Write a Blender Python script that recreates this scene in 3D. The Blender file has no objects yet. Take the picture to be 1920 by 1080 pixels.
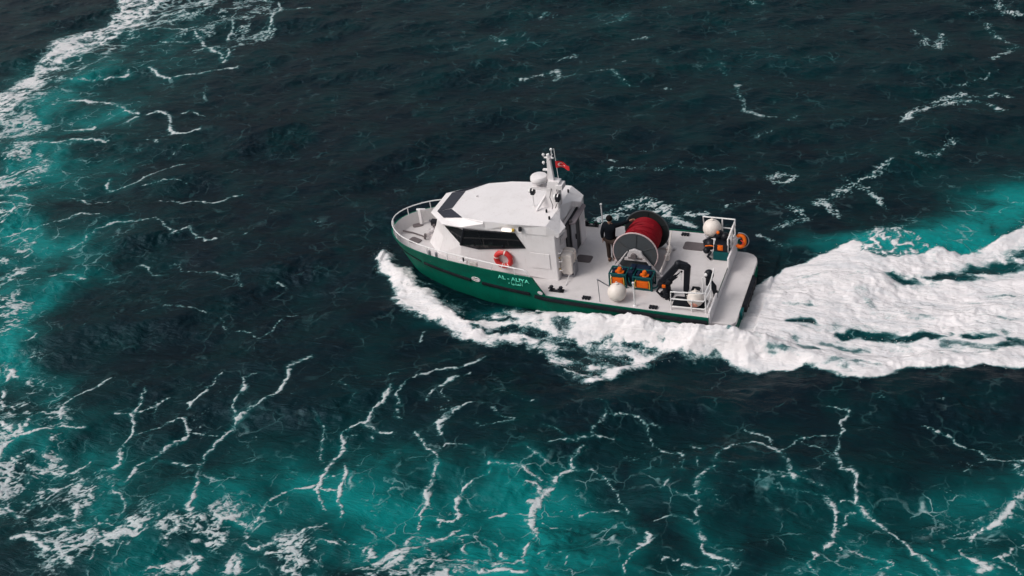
import bpy, bmesh, math, random
import numpy as np
from mathutils import Vector, Matrix
from mathutils.bvhtree import BVHTree
random.seed(7); rng = np.random.RandomState(11)
scn = bpy.context.scene
COL = scn.collection
R = math.radians

# ------------------------------------------------------------------ camera
CAM = np.array([12.0, -31.4217, 22.2470])
FPX = 2094.28                                   # focal length in pixels of a 1920 wide frame
CR = np.array([0.92994283, 0.35204472, -0.10616421])
CU = np.array([-0.11500875, 0.55271197, 0.82539837])
CF = np.array([-0.34925537, 0.75536348, -0.55447876])
cam_data = bpy.data.cameras.new('camera')
cam = bpy.data.objects.new('camera', cam_data); COL.objects.link(cam)
cam_data.sensor_width = 36.0; cam_data.lens = FPX / 1920 * 36
cam_data.clip_start = 0.5; cam_data.clip_end = 5000
cam.matrix_world = Matrix(((CR[0], CU[0], -CF[0], CAM[0]), (CR[1], CU[1], -CF[1], CAM[1]), (CR[2], CU[2], -CF[2], CAM[2]), (0, 0, 0, 1)))
scn.camera = cam

# ------------------------------------------------------------------ sky, sun, exposure (overcast)
SUN_EL, SUN_ROT = 46, -128
w = bpy.data.worlds.new('World'); scn.world = w; w.use_nodes = True
nt = w.node_tree; nt.nodes.clear()
out = nt.nodes.new('ShaderNodeOutputWorld'); bg = nt.nodes.new('ShaderNodeBackground')
sky = nt.nodes.new('ShaderNodeTexSky'); sky.sky_type = 'NISHITA'; sky.sun_disc = False
sky.sun_elevation = R(SUN_EL); sky.sun_rotation = R(SUN_ROT); sky.dust_density = 6; sky.air_density = 1.2; sky.altitude = 0
hs = nt.nodes.new('ShaderNodeHueSaturation'); hs.inputs['Saturation'].default_value = 0.34
nt.links.new(sky.outputs[0], hs.inputs['Color']); gt = nt.nodes.new('ShaderNodeTexCoord'); gs_ = nt.nodes.new('ShaderNodeSeparateXYZ'); nt.links.new(gt.outputs['Generated'], gs_.inputs[0])
gr = nt.nodes.new('ShaderNodeMapRange'); gr.inputs[1].default_value = 0; gr.inputs[2].default_value = 1; gr.inputs[3].default_value = .70; gr.inputs[4].default_value = 1.25
nt.links.new(gs_.outputs[2], gr.inputs[0]); gm = nt.nodes.new('ShaderNodeVectorMath'); gm.operation = 'SCALE'   # overcast: zenith brighter than horizon
nt.links.new(hs.outputs[0], gm.inputs[0]); nt.links.new(gr.outputs[0], gm.inputs['Scale']); nt.links.new(gm.outputs[0], bg.inputs[0]); nt.links.new(bg.outputs[0], out.inputs[0])
bg.inputs[1].default_value = 0.10
sd = bpy.data.lights.new('sun', 'SUN'); sd.energy = 1.0; sd.angle = R(22); sd.color = (1.0, 0.965, 0.95)
sun = bpy.data.objects.new('sun', sd); COL.objects.link(sun)
_d = Vector((math.sin(R(SUN_ROT)) * math.cos(R(SUN_EL)), math.cos(R(SUN_ROT)) * math.cos(R(SUN_EL)), math.sin(R(SUN_EL))))
sun.rotation_euler = _d.to_track_quat('Z', 'Y').to_euler(); sun.location = (0, 0, 40)
scn.view_settings.view_transform = 'Standard'; scn.view_settings.look = 'None'
scn.view_settings.gamma = 1; scn.view_settings.exposure = 0.12
scn.cycles.max_bounces = 6

# ------------------------------------------------------------------ helpers
def put(o, label=None, cat=None, group=None, kind=None):
    if label: o['label'] = label
    if cat: o['category'] = cat
    if group: o['group'] = group
    if kind: o['kind'] = kind
    return o
def empty(name, loc, rz=0, **k):
    o = bpy.data.objects.new(name, None); COL.objects.link(o); o.location = loc; o.rotation_euler = (0, 0, rz)
    o.empty_display_size = .3
    return put(o, **k)
class MB:
    """collects shapes in world metres (or thing-local metres) into one mesh"""
    def __init__(s): s.v = []; s.f = []; s.sm = []
    def add(s, vs, fs, smooth=False):
        n = len(s.v); s.v += [tuple(map(float, p)) for p in vs]
        s.f += [tuple(i + n for i in f) for f in fs]; s.sm += [smooth] * len(fs); return s
    def box(s, x0, x1, y0, y1, z0, z1, M=None):
        vs = [(x, y, z) for z in (z0, z1) for y in (y0, y1) for x in (x0, x1)]
        if M is not None: vs = [tuple(M @ Vector(p)) for p in vs]
        return s.add(vs, [(0, 2, 3, 1), (4, 5, 7, 6), (0, 1, 5, 4), (1, 3, 7, 5), (3, 2, 6, 7), (2, 0, 4, 6)])
    def prism(s, pts, axis, a, b, smooth=False):
        """polygon in the two other axes, extruded from a to b along axis"""
        def P(p, t): return {'x': (t, p[0], p[1]), 'y': (p[0], t, p[1]), 'z': (p[0], p[1], t)}[axis]
        n = len(pts); vs = [P(p, a) for p in pts] + [P(p, b) for p in pts]
        return s.add(vs, [tuple(range(n))[::-1], tuple(range(n, 2 * n))] + [(i, (i + 1) % n, n + (i + 1) % n, n + i) for i in range(n)], smooth)
    def tube(s, pts, r, n=8, closed=False):
        pts = [Vector(p) for p in pts]; m = len(pts); rr = r if hasattr(r, '__len__') else [r] * m
        ring = []; up = None
        for i, p in enumerate(pts):
            a = pts[(i - 1) % m] if (i > 0 or closed) else p; b = pts[(i + 1) % m] if (i < m - 1 or closed) else p
            t = (b - a).normalized()
            if up is None: up = Vector((0, 0, 1)) if abs(t.z) < .9 else Vector((1, 0, 0))
            x = t.cross(up).normalized(); y = x.cross(t).normalized(); up = y
            ring.append([p + (x * math.cos(q) + y * math.sin(q)) * rr[i] for q in [2 * math.pi * k / n for k in range(n)]])
        vs = [q for g in ring for q in g]; fs = []
        for i in range(m if closed else m - 1):
            j = (i + 1) % m
            for k in range(n): fs.append((i * n + k, i * n + (k + 1) % n, j * n + (k + 1) % n, j * n + k))
        s.add(vs, fs, True)
        if not closed: s.add(ring[0], [tuple(range(n))[::-1]]); s.add(ring[-1], [tuple(range(n))])
        return s
    def lathe(s, prof, c, axis='z', n=28, M=None):
        """prof: (radius, height) along axis through c"""
        vs = []; fs = []
        for (r, h) in prof:
            for k in range(n):
                a = 2 * math.pi * k / n; p = (r * math.cos(a), r * math.sin(a), h)
                p = {'z': p, 'y': (p[0], p[2], p[1]), 'x': (p[2], p[0], p[1])}[axis]
                if M is not None: p = tuple(M @ Vector(p))
                vs.append((p[0] + c[0], p[1] + c[1], p[2] + c[2]))
        for i in range(len(prof) - 1):
            for k in range(n): fs.append((i * n + k, i * n + (k + 1) % n, (i + 1) * n + (k + 1) % n, (i + 1) * n + k))
        return s.add(vs, fs, True)
    def ball(s, c, r, n=20, sx=1, sy=1, sz=1):
        prof = [(r * math.sin(math.pi * i / n), -r * math.cos(math.pi * i / n)) for i in range(n + 1)]
        st = len(s.v); s.lathe(prof, (0, 0, 0), n=n + 6)
        for i in range(st, len(s.v)): x, y, z = s.v[i]; s.v[i] = (c[0] + x * sx, c[1] + y * sy, c[2] + z * sz)
        return s
    def build(s, name, mat, parent=None, bevel=0, seg=2, label=None, loc=None):
        me = bpy.data.meshes.new(name); me.from_pydata(s.v, [], s.f); me.update()
        bm = bmesh.new(); bm.from_mesh(me); bmesh.ops.remove_doubles(bm, verts=bm.verts, dist=1e-5); bmesh.ops.recalc_face_normals(bm, faces=bm.faces)
        bm.to_mesh(me); bm.free()
        if any(s.sm):
            me.polygons.foreach_set('use_smooth', [True] * len(me.polygons)); me.set_sharp_from_angle(angle=R(38))
        me.materials.append(mat)
        o = bpy.data.objects.new(name, me); COL.objects.link(o)
        if loc is not None: o.location = loc
        if parent is not None:
            o.parent = parent
        if bevel:
            b = o.modifiers.new('bevel', 'BEVEL'); b.width = bevel; b.segments = seg; b.limit_method = 'ANGLE'; b.angle_limit = R(35)
        if label: o['label'] = label
        return o
def rr_poly(x0, x1, y0, y1, r, n=5):
    ps = []
    for cx, cy, a0 in ((x1 - r, y1 - r, 0), (x0 + r, y1 - r, 90), (x0 + r, y0 + r, 180), (x1 - r, y0 + r, 270)):
        for k in range(n + 1):
            a = R(a0 + 90 * k / n); ps.append((cx + r * math.cos(a), cy + r * math.sin(a)))
    return ps

# ------------------------------------------------------------------ materials
def mat(name, col, rough=.5, metal=0, var=.12, vscale=3, spec=.5, emit=None, bump=0, bscale=40, grime=None, gs=2.5, gamt=.35, coat=0, drip=None, damt=.4):
    m = bpy.data.materials.new(name); m.use_nodes = True; t = m.node_tree; b = t.nodes['Principled BSDF']
    b.inputs['Roughness'].default_value = rough; b.inputs['Metallic'].default_value = metal; b.inputs['Specular IOR Level'].default_value = spec
    b.inputs['Coat Weight'].default_value = coat
    tc = t.nodes.new('ShaderNodeTexCoord'); n = t.nodes.new('ShaderNodeTexNoise'); n.inputs['Scale'].default_value = vscale; n.inputs['Detail'].default_value = 6
    t.links.new(tc.outputs['Object'], n.inputs['Vector'])
    mx = t.nodes.new('ShaderNodeMix'); mx.data_type = 'RGBA'
    mx.inputs[6].default_value = (*[c * (1 - var) for c in col], 1); mx.inputs[7].default_value = (*[min(1, c * (1 + var)) for c in col], 1)
    t.links.new(n.outputs['Fac'], mx.inputs[0]); last = mx.outputs[2]
    if grime:
        n2 = t.nodes.new('ShaderNodeTexNoise'); n2.inputs['Scale'].default_value = gs; n2.inputs['Detail'].default_value = 8; n2.inputs['Roughness'].default_value = .65
        t.links.new(tc.outputs['Object'], n2.inputs['Vector'])
        rp = t.nodes.new('ShaderNodeMapRange'); rp.inputs[1].default_value = .5; rp.inputs[2].default_value = .75; rp.inputs[3].default_value = 0; rp.inputs[4].default_value = gamt
        t.links.new(n2.outputs['Fac'], rp.inputs[0])
        m2 = t.nodes.new('ShaderNodeMix'); m2.data_type = 'RGBA'; m2.inputs[7].default_value = (*grime, 1)
        t.links.new(rp.outputs[0], m2.inputs[0]); t.links.new(last, m2.inputs[6]); last = m2.outputs[2]
    if drip:                                        # run marks below fittings and seams
        mp = t.nodes.new('ShaderNodeMapping'); mp.inputs['Scale'].default_value = (7, 7, .55); t.links.new(tc.outputs['Object'], mp.inputs['Vector'])
        n4 = t.nodes.new('ShaderNodeTexNoise'); n4.inputs['Scale'].default_value = 1.6; n4.inputs['Detail'].default_value = 7; n4.inputs['Roughness'].default_value = .7; t.links.new(mp.outputs[0], n4.inputs['Vector'])
        r4 = t.nodes.new('ShaderNodeMapRange'); r4.inputs[1].default_value = .56; r4.inputs[2].default_value = .74; r4.inputs[4].default_value = damt; t.links.new(n4.outputs['Fac'], r4.inputs[0])
        m4 = t.nodes.new('ShaderNodeMix'); m4.data_type = 'RGBA'; m4.inputs[7].default_value = (*drip, 1); t.links.new(r4.outputs[0], m4.inputs[0]); t.links.new(last, m4.inputs[6]); last = m4.outputs[2]
    t.links.new(last, b.inputs['Base Color'])
    if bump:
        n3 = t.nodes.new('ShaderNodeTexNoise'); n3.inputs['Scale'].default_value = bscale; n3.inputs['Detail'].default_value = 4
        t.links.new(tc.outputs['Object'], n3.inputs['Vector'])
        bp = t.nodes.new('ShaderNodeBump'); bp.inputs['Strength'].default_value = bump; bp.inputs['Distance'].default_value = .02
        t.links.new(n3.outputs['Fac'], bp.inputs['Height']); t.links.new(bp.outputs[0], b.inputs['Normal'])
    if emit:
        b.inputs['Emission Color'].default_value = (*emit[0], 1); b.inputs['Emission Strength'].default_value = emit[1]
    return m
M = dict(
 white=mat('white_gelcoat', (.80, .765, .77), .35, var=.03, grime=(.52, .47, .46), gs=1.6, gamt=.28, drip=(.44, .37, .33), damt=.42),
 deck=mat('deck_paint', (.60, .565, .565), .6, var=.06, vscale=6, grime=(.40, .37, .36), gs=2.2, gamt=.5, bump=.15),
 bulw=mat('bulwark_paint', (.62, .59, .585), .55, var=.05, grime=(.4, .37, .36), gamt=.5),
 green=mat('green_hull_paint', (.0003, .100, .064), .55, var=.2, vscale=1.5, grime=(.001, .055, .038), gs=1.3, gamt=.75, spec=.08, drip=(.02, .05, .038), damt=.7),
 rubber=mat('black_rubber', (.008, .010, .014), .6, spec=.12, var=.3, grime=(.05, .05, .05), gs=6),
 black=mat('black_paint', (.009, .011, .016), .4, spec=.22, var=.3, vscale=9),
 glass=mat('tinted_glass', (.008, .009, .011), .06, var=.4, vscale=1.2, spec=.6),
 sky_glass=mat('brow_glass', (.022, .024, .036), .22, var=.25, vscale=1.2),
 rail=mat('white_rail', (.78, .76, .76), .35, var=.04),
 steel=mat('brushed_steel', (.32, .32, .35), .35, .6, var=.2, vscale=5),
 mauve=mat('dusty_awning', (.30, .255, .27), .7, var=.12),
 hatch=mat('hatch_rubber', (.125, .105, .108), .75, var=.15, vscale=8, bump=.2),
 red=mat('red_cable', (.23, .0015, .009), .6, var=.3, vscale=4, spec=.2, grime=(.10, .002, .006), gs=4, gamt=.6, bump=.5, bscale=26),
 redbuoy=mat('red_buoy', (.58, .03, .03), .5, var=.1),
 flange=mat('reel_flange', (.062, .070, .078), .6, 0, spec=.15, var=.18, vscale=3, grime=(.07, .06, .055), gamt=.6),
 rim=mat('reel_rim', (.55, .42, .42), .5, var=.2),
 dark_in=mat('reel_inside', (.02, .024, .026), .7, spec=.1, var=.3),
 stand=mat('grey_stand', (.55, .52, .53), .45, var=.08, grime=(.35, .22, .16), gs=5, gamt=.5),
 navy=mat('navy_tub', (.004, .012, .032), .45, spec=.2, var=.3, grime=(.03, .045, .05), gs=7),
 teal=mat('teal_frame', (.003, .065, .07), .5, spec=.15, var=.25, vscale=6),
 orange=mat('orange_panel', (.72, .13, .008), .6, spec=.2, var=.2, vscale=12, grime=(.35, .08, .02), gs=9),
 fender=mat('cream_fender', (.76, .69, .635), .45, var=.05, vscale=4, grime=(.55, .42, .36), gs=3.5, gamt=.5),
 raft=mat('raft_canister', (.70, .64, .60), .4, var=.05, grime=(.5, .42, .38), gs=5),
 flag=mat('red_flag', (.50, .008, .012), .7, var=.15),
 flagmark=mat('flag_mark', (.75, .5, .48), .7, var=.05),
 letters=mat('name_letters', (.16, .85, .62), .5, var=.05),
 letters2=mat('name_script', (.12, .60, .45), .5, var=.05),
 skin=mat('skin', (.36, .19, .13), .55, var=.08, vscale=10),
 jacket=mat('black_jacket', (.006, .008, .012), .85, spec=.08, var=.3, vscale=8, bump=.3, bscale=12),
 trousers=mat('brown_trousers', (.04, .028, .024), .85, spec=.1, var=.25, vscale=8, bump=.3, bscale=14),
 hair=mat('dark_hair', (.007, .006, .006), .8, spec=.1, var=.3, vscale=30),
 shoe=mat('brown_shoe', (.10, .05, .025), .7, var=.2),
 lamp=mat('lit_lamp', (.8, .7, .6), .4, emit=((1, .88, .72), 1.5)),
 yellow=mat('yellow_trim', (.55, .36, .05), .5, var=.15),
)
# ------------------------------------------------------------------ the boat
DK = 0.80
boat = empty('workboat', (0, 0, 0), label='green hulled workboat with white wheelhouse and open aft deck, speeding over dark sea', cat='boat')
def rim_curve(n=64):
    """port half of the deck edge from the stem to the transom (x, half breadth)"""
    key = [(-6.98, 0), (-6.93, .35), (-6.78, .68), (-6.5, 1.02), (-6.1, 1.34), (-5.5, 1.62), (-4.8, 1.85), (-4.0, 2.03), (-3.2, 2.17), (-2.2, 2.31), (-1.2, 2.42), (-.2, 2.49), (1, 2.54), (2.5, 2.57), (4, 2.59), (5.42, 2.60)]
    x = np.array([k[0] for k in key]); y = np.array([k[1] for k in key])
    s = np.r_[0, np.cumsum(np.hypot(np.diff(x), np.diff(y)))]
    # smooth by Catmull-Rom
    t = np.linspace(0, s[-1], n); mx = np.gradient(x, s); my = np.gradient(y, s); mx[0] = 0; my[0] = 1; mx[-1] = 1; my[-1] = 0
    o = []
    for q in t:
        i = min(len(s) - 2, max(0, np.searchsorted(s, q, 'right') - 1)); h = s[i + 1] - s[i]; u = (q - s[i]) / h
        a, b, c, d = 2*u**3-3*u**2+1, u**3-2*u**2+u, -2*u**3+3*u**2, u**3-u**2
        o.append((a*x[i]+b*h*mx[i]+c*x[i+1]+d*h*mx[i+1], a*y[i]+b*h*my[i]+c*y[i+1]+d*h*my[i+1]))
    return o
RC = rim_curve(90)
# insert exact break points of the bulwark
def rim_z(x):
    if x < -.62: return 1.50 - .012 * max(0, -3 - x) * 0 + .03 * max(0, (-4 - x)) / 3
    if x < -.18: return 1.50 + (x + .62) / .44 * (DK + .03 - 1.50)
    return DK + .03
def deck_z(x):
    if x < -4.0: return 1.12
    if x < -1.0: return 1.12 + (x + 4) / 3.0 * (DK - 1.12)
    return DK
xs_ = [p[0] for p in RC]
extra = [-.62, -.18, -.4]
RC2 = sorted(RC + [(e, float(np.interp(e, xs_, [p[1] for p in RC]))) for e in extra], key=lambda p: (p[0], p[1]))
def offset(curve, d):
    out = []
    for i, (x, y) in enumerate(curve):
        a = curve[max(0, i - 1)]; b = curve[min(len(curve) - 1, i + 1)]
        if i == 0: out.append((x + d, 0)); continue
        tx, ty = b[0] - a[0], b[1] - a[1]; l = math.hypot(tx, ty); out.append((x + d * ty / l, max(0, y - d * tx / l)))
    return out
hull = MB()
n = len(RC2)
def level(frac):   # 0 at rim, 1 at keel depth
    out = []
    for i, (x, y) in enumerate(RC2):
        bow = max(0, min(1, (-2.5 - x) / 4.5)); zr = rim_z(x)
        z = zr + (-.9 - zr) * frac
        rake = .95 * frac ** 1.0 * bow ** 1.5
        flare = 1 - (.10 * frac + .50 * bow ** 1.2 * frac ** 1.1)
        tumble = 1 - .35 * max(0, frac - .55) ** 1.2 * 1.6
        out.append((x + rake, y * flare * tumble, z))
    return out
levels = [level(f) for f in (0, .08, .18, .3, .42, .55, .7, .85, 1)]
for sgn in (-1, 1):
    for a, b in zip(levels[:-1], levels[1:]):
        vs = [(p[0], sgn * p[1], p[2]) for p in a] + [(p[0], sgn * p[1], p[2]) for p in b]
        hull.add(vs, [(i, i + 1, n + i + 1, n + i) for i in range(n - 1)], True)
# transom
tr = [(l[-1][0], l[-1][1], l[-1][2]) for l in levels]
hull.add([(p[0], -p[1], p[2]) for p in tr] + [(p[0], p[1], p[2]) for p in tr], [(i, i + 1, len(tr) + i + 1, len(tr) + i) for i in range(len(tr) - 1)])
# green cap along the rim
CAPW = .055
inn = offset(RC2, CAPW)
for sgn in (-1, 1):
    vs = [(x, sgn * y, rim_z(x)) for x, y in RC2] + [(x, sgn * y, rim_z(RC2[i][0])) for i, (x, y) in enumerate(inn)]
    hull.add(vs, [(i, i + 1, n + i + 1, n + i) for i in range(n - 1)], True)
hull_o = hull.build('hull', M['green'], boat)
me = hull_o.data
bvh = BVHTree.FromPolygons([v.co for v in me.vertices], [p.vertices for p in me.polygons])
def hull_y(x, z, sgn=-1):
    h = bvh.ray_cast(Vector((x, sgn * 6, z)), Vector((0, -sgn, 0)))
    return h[0].y if h[0] else sgn * 2.5
# inner bulwark and deck
def hull_at(i, z):
    """hull point of rim index i at height z, a little inboard"""
    zr = rim_z(RC2[i][0]); f = max(0, (zr - z) / (zr + .9)); x, y = RC2[i]
    bow = max(0, min(1, (-2.5 - x) / 4.5)); X_ = x + .95 * f * bow ** 1.5; Y_ = y * (1 - (.10 * f + .50 * bow ** 1.2 * f ** 1.1))
    return X_, Y_
DE = []
for i in range(n):
    x, y = hull_at(i, deck_z(RC2[i][0]) - .05); ox, oy = inn[i][0] - RC2[i][0], inn[i][1] - RC2[i][1]; g = 1.5 if RC2[i][0] < -.2 else 1.0
    DE.append((x + ox * g, max(0, y + oy * g)))
inb = MB()
for sgn in (-1, 1):
    k = [i for i in range(n) if RC2[i][0] < -.17]
    m = len(k)
    vs = [(inn[i][0], sgn * inn[i][1], rim_z(RC2[i][0]) - .001) for i in k] + [(DE[i][0], sgn * DE[i][1], deck_z(DE[i][0]) - .02) for i in k]
    inb.add(vs, [(i, i + 1, m + i + 1, m + i) for i in range(m - 1)], True)
inb.build('bulwark', M['bulw'], boat)
dk = MB(); vs = []; fs = []
for i, (x, y) in enumerate(DE):
    y += .012; vs += [(x, -y, deck_z(x)), (x, y, deck_z(x))]
for i in range(len(DE) - 1): fs.append((2 * i, 2 * i + 2, 2 * i + 3, 2 * i + 1))
dk.add(vs, fs); dk.build('deck', M['deck'], boat)
# fender bars along the side
def side_bar(name, x0, x1, zt0, zt1, h0, h1, thick, mt, sgn=-1, parent=boat, nn=26):
    b = MB(); vs = []
    for i in range(nn + 1):
        t = i / nn; x = x0 + (x1 - x0) * t; zt = zt0 + (zt1 - zt0) * t; h = h0 + (h1 - h0) * t
        ya = hull_y(x, zt, sgn); yb = hull_y(x, zt - h, sgn)
        vs += [(x, ya - sgn * .02, zt), (x, ya + sgn * thick, zt - h * .2), (x, yb + sgn * thick, zt - h * .8), (x, yb - sgn * .02, zt - h)]
    fs = []
    for i in range(nn):
        for k in range(4): fs.append((4 * i + k, 4 * i + (k + 1) % 4, 4 * i + 4 + (k + 1) % 4, 4 * i + 4 + k))
    fs += [(0, 1, 2, 3), tuple(4 * nn + k for k in (3, 2, 1, 0))]
    b.add(vs, fs, True); return b.build(name, mt, parent)
for sgn in (-1, 1):
    side_bar('fender_bar', -6.35, -5.25, 1.22, 1.06, .05, .08, .035, M['rubber'], sgn)
    side_bar('fender_bar', -5.1, -3.1, 1.08, .93, .16, .14, .06, M['rubber'], sgn)
    side_bar('fender_bar', -2.62, -.78, .92, .84, .13, .14, .06, M['rubber'], sgn)
    side_bar('fender_bar', -.60, 5.40, .79, .74, .15, .20, .075, M['rubber'], sgn, nn=60)
    # oval fairleads with pale slots
    for (x, z, w_) in ((-2.86, .96, .17), (-.36, .93, .09)):
        f = MB()
        ring = [(x + w_ * math.cos(a), z + .085 * math.sin(a) * (1 if w_ > .1 else .6)) for a in [2 * math.pi * k / 20 for k in range(20)]]
        f.tube([(px_, hull_y(px_, pz_, sgn) + sgn * .012, pz_) for px_, pz_ in ring], .018, 6, closed=True)
        f.tube([(x - w_ * .9, hull_y(x - w_ * .9, z, sgn) + sgn * .015, z), (x + w_ * .9, hull_y(x + w_ * .9, z, sgn) + sgn * .015, z)], .02, 6)
        if w_ > .1: f.tube([(x - w_ * .7, hull_y(x, z, sgn) + sgn * .012, z - .05), (x + w_ * .7, hull_y(x, z, sgn) + sgn * .012, z - .05)], .012, 6)
        f.build('fairlead', M['stand'], boat)
# name on the side
def lettering(txt, x0, x1, z0, h, mt, name, sgn=-1, rtl=False):
    cu = bpy.data.curves.new(name, 'FONT'); cu.body = txt; cu.size = 1; cu.resolution_u = 4; cu.offset = .022
    o = bpy.data.objects.new(name, cu); COL.objects.link(o)
    bpy.context.view_layer.update()
    dg = bpy.context.evaluated_depsgraph_get(); m_ = bpy.data.meshes.new_from_object(o.evaluated_get(dg))
    bpy.data.objects.remove(o)
    bm = bmesh.new(); bm.from_mesh(m_); bmesh.ops.triangulate(bm, faces=bm.faces[:])
    xs = [v.co.x for v in bm.verts]; ys = [v.co.y for v in bm.verts]
    if not xs: return None
    a, b_, c, d = min(xs), max(xs), min(ys), max(ys)
    for v in bm.verts:
        X = x0 + (v.co.x - a) / (b_ - a) * (x1 - x0); Z = z0 + (v.co.y - c) / (d - c) * h
        v.co = (X, hull_y(X, Z, sgn) + sgn * .012, Z)
    r_ = bmesh.ops.extrude_face_region(bm, geom=bm.faces[:])
    for g in r_['geom']:
        if isinstance(g, bmesh.types.BMVert): g.co.y += sgn * .006
    bmesh.ops.recalc_face_normals(bm, faces=bm.faces[:])
    bm.to_mesh(m_); bm.free(); m_.name = name; m_.materials.clear(); m_.materials.append(mt)
    ob = bpy.data.objects.new(name, m_); COL.objects.link(ob); ob.parent = hull_o; return ob
lettering('AL - ALIYA', -1.93, -.73, 1.24, .155, M['letters'], 'name_lettering')
# the Arabic name, drawn as pen strokes (right to left: alif lam ain lam ya alif hamza)
def script(x0, x1, z0, h, sgn=-1):
    b = MB(); W = x1 - x0
    def P(u, v_): X = x0 + u * W; Z = z0 + v_ * h; return (X, hull_y(X, Z, sgn) + sgn * .012, Z)
    st = [[(.97, .95), (.97, .05)], [(.86, 1), (.86, .15), (.80, .08), (.72, .10)], [(.66, .42), (.72, .5), (.76, .36), (.72, .16), (.64, .10), (.56, .10)],
          [(.54, .95), (.54, .12), (.46, .08), (.40, .10)], [(.38, .38), (.38, .12), (.30, .08), (.24, .10)], [(.24, .98), (.235, .12)],
          [(.08, .42), (.03, .34), (.08, .24), (.01, .14)], [(.36, -.16), (.385, -.16)], [(.31, -.16), (.335, -.16)]]
    for s_ in st:
        d = []
        for a, c in zip(s_[:-1], s_[1:]):
            for k in range(4): d.append(P(a[0] + (c[0] - a[0]) * k / 4, a[1] + (c[1] - a[1]) * k / 4))
        d.append(P(*s_[-1])); b.tube(d, .0125, 5)
    return b.build('name_script', M['letters2'], hull_o)
script(-1.55, -1.0, 1.07, .125)

# swim platform
pl = MB()
pp = [(5.43, -2.42), (6.16, -2.36), (6.26, -2.2), (6.26, 1.45), (6.2, 1.68), (6.06, 1.86), (5.84, 1.95), (5.43, 1.97)]
pl.prism(pp, 'z', .42, .56); plat = pl.build('swim_platform', M['deck'], boat, bevel=.02)
e = MB(); e.prism([(x + (.012 if x > 5.5 else 0), y) for x, y in pp], 'z', -.5, .41); e.build('stern_skirt', M['green'], boat)
e = MB(); e.box(6.262, 6.42, -1.28, .42, .30, .60); e.box(6.262, 6.36, .42, .5, .2, .62)
for y in (-.95, -.6, -.25, .1): e.box(6.4, 6.44, y, y + .05, .28, .61)
e.build('stern_fender', M['rubber'], boat, bevel=.02)
e = MB(); e.box(6.262, 6.36, -1.72, -1.42, .3, .6); e.build('ladder_bracket', M['teal'], boat, bevel=.015)
e = MB(); e.box(5.40, 5.47, .48, 1.95, .5, 1.18); e.box(5.40, 5.47, -2.5, -1.25, .5, 1.02); e.box(5.425, 5.46, -1.249, .479, .5, .79)
e.build('transom_panel', M['white'], boat, bevel=.02)

# ---------------- wheelhouse
def mir(l): return [(x, -y, z) for x, y, z in l]
L0 = [(-5.42, .42, 1.10), (-4.75, 1.10, 1.10), (-3.75, 1.42, 1.02), (-.05, 1.44, .78)]
L1 = [(-5.02, .48, 1.88), (-4.45, 1.08, 1.84), (-3.62, 1.44, 1.80), (-.05, 1.45, 1.95)]
L2 = [(-4.80, .55, 2.50), (-4.40, 1.03, 2.50), (-3.42, 1.42, 2.56), (-.05, 1.43, 2.60)]
def shell(levels_, close=True):
    b = MB(); k = len(levels_[0])
    for a, c in zip(levels_[:-1], levels_[1:]):
        for s_ in (1, -1):
            A = [(x, s_ * y, z) for x, y, z in a]; C_ = [(x, s_ * y, z) for x, y, z in c]
            b.add(A + C_, [(i, i + 1, k + i + 1, k + i) for i in range(k - 1)])
        b.add([(a[0][0], -a[0][1], a[0][2]), a[0], c[0], (c[0][0], -c[0][1], c[0][2])], [(0, 1, 2, 3)])
        b.add([(a[-1][0], -a[-1][1], a[-1][2]), a[-1], c[-1], (c[-1][0], -c[-1][1], c[-1][2])], [(0, 1, 2, 3)])
    return b
cab = shell([L0, L1, L2]).build('wheelhouse', M['white'], boat, bevel=.03)
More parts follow.
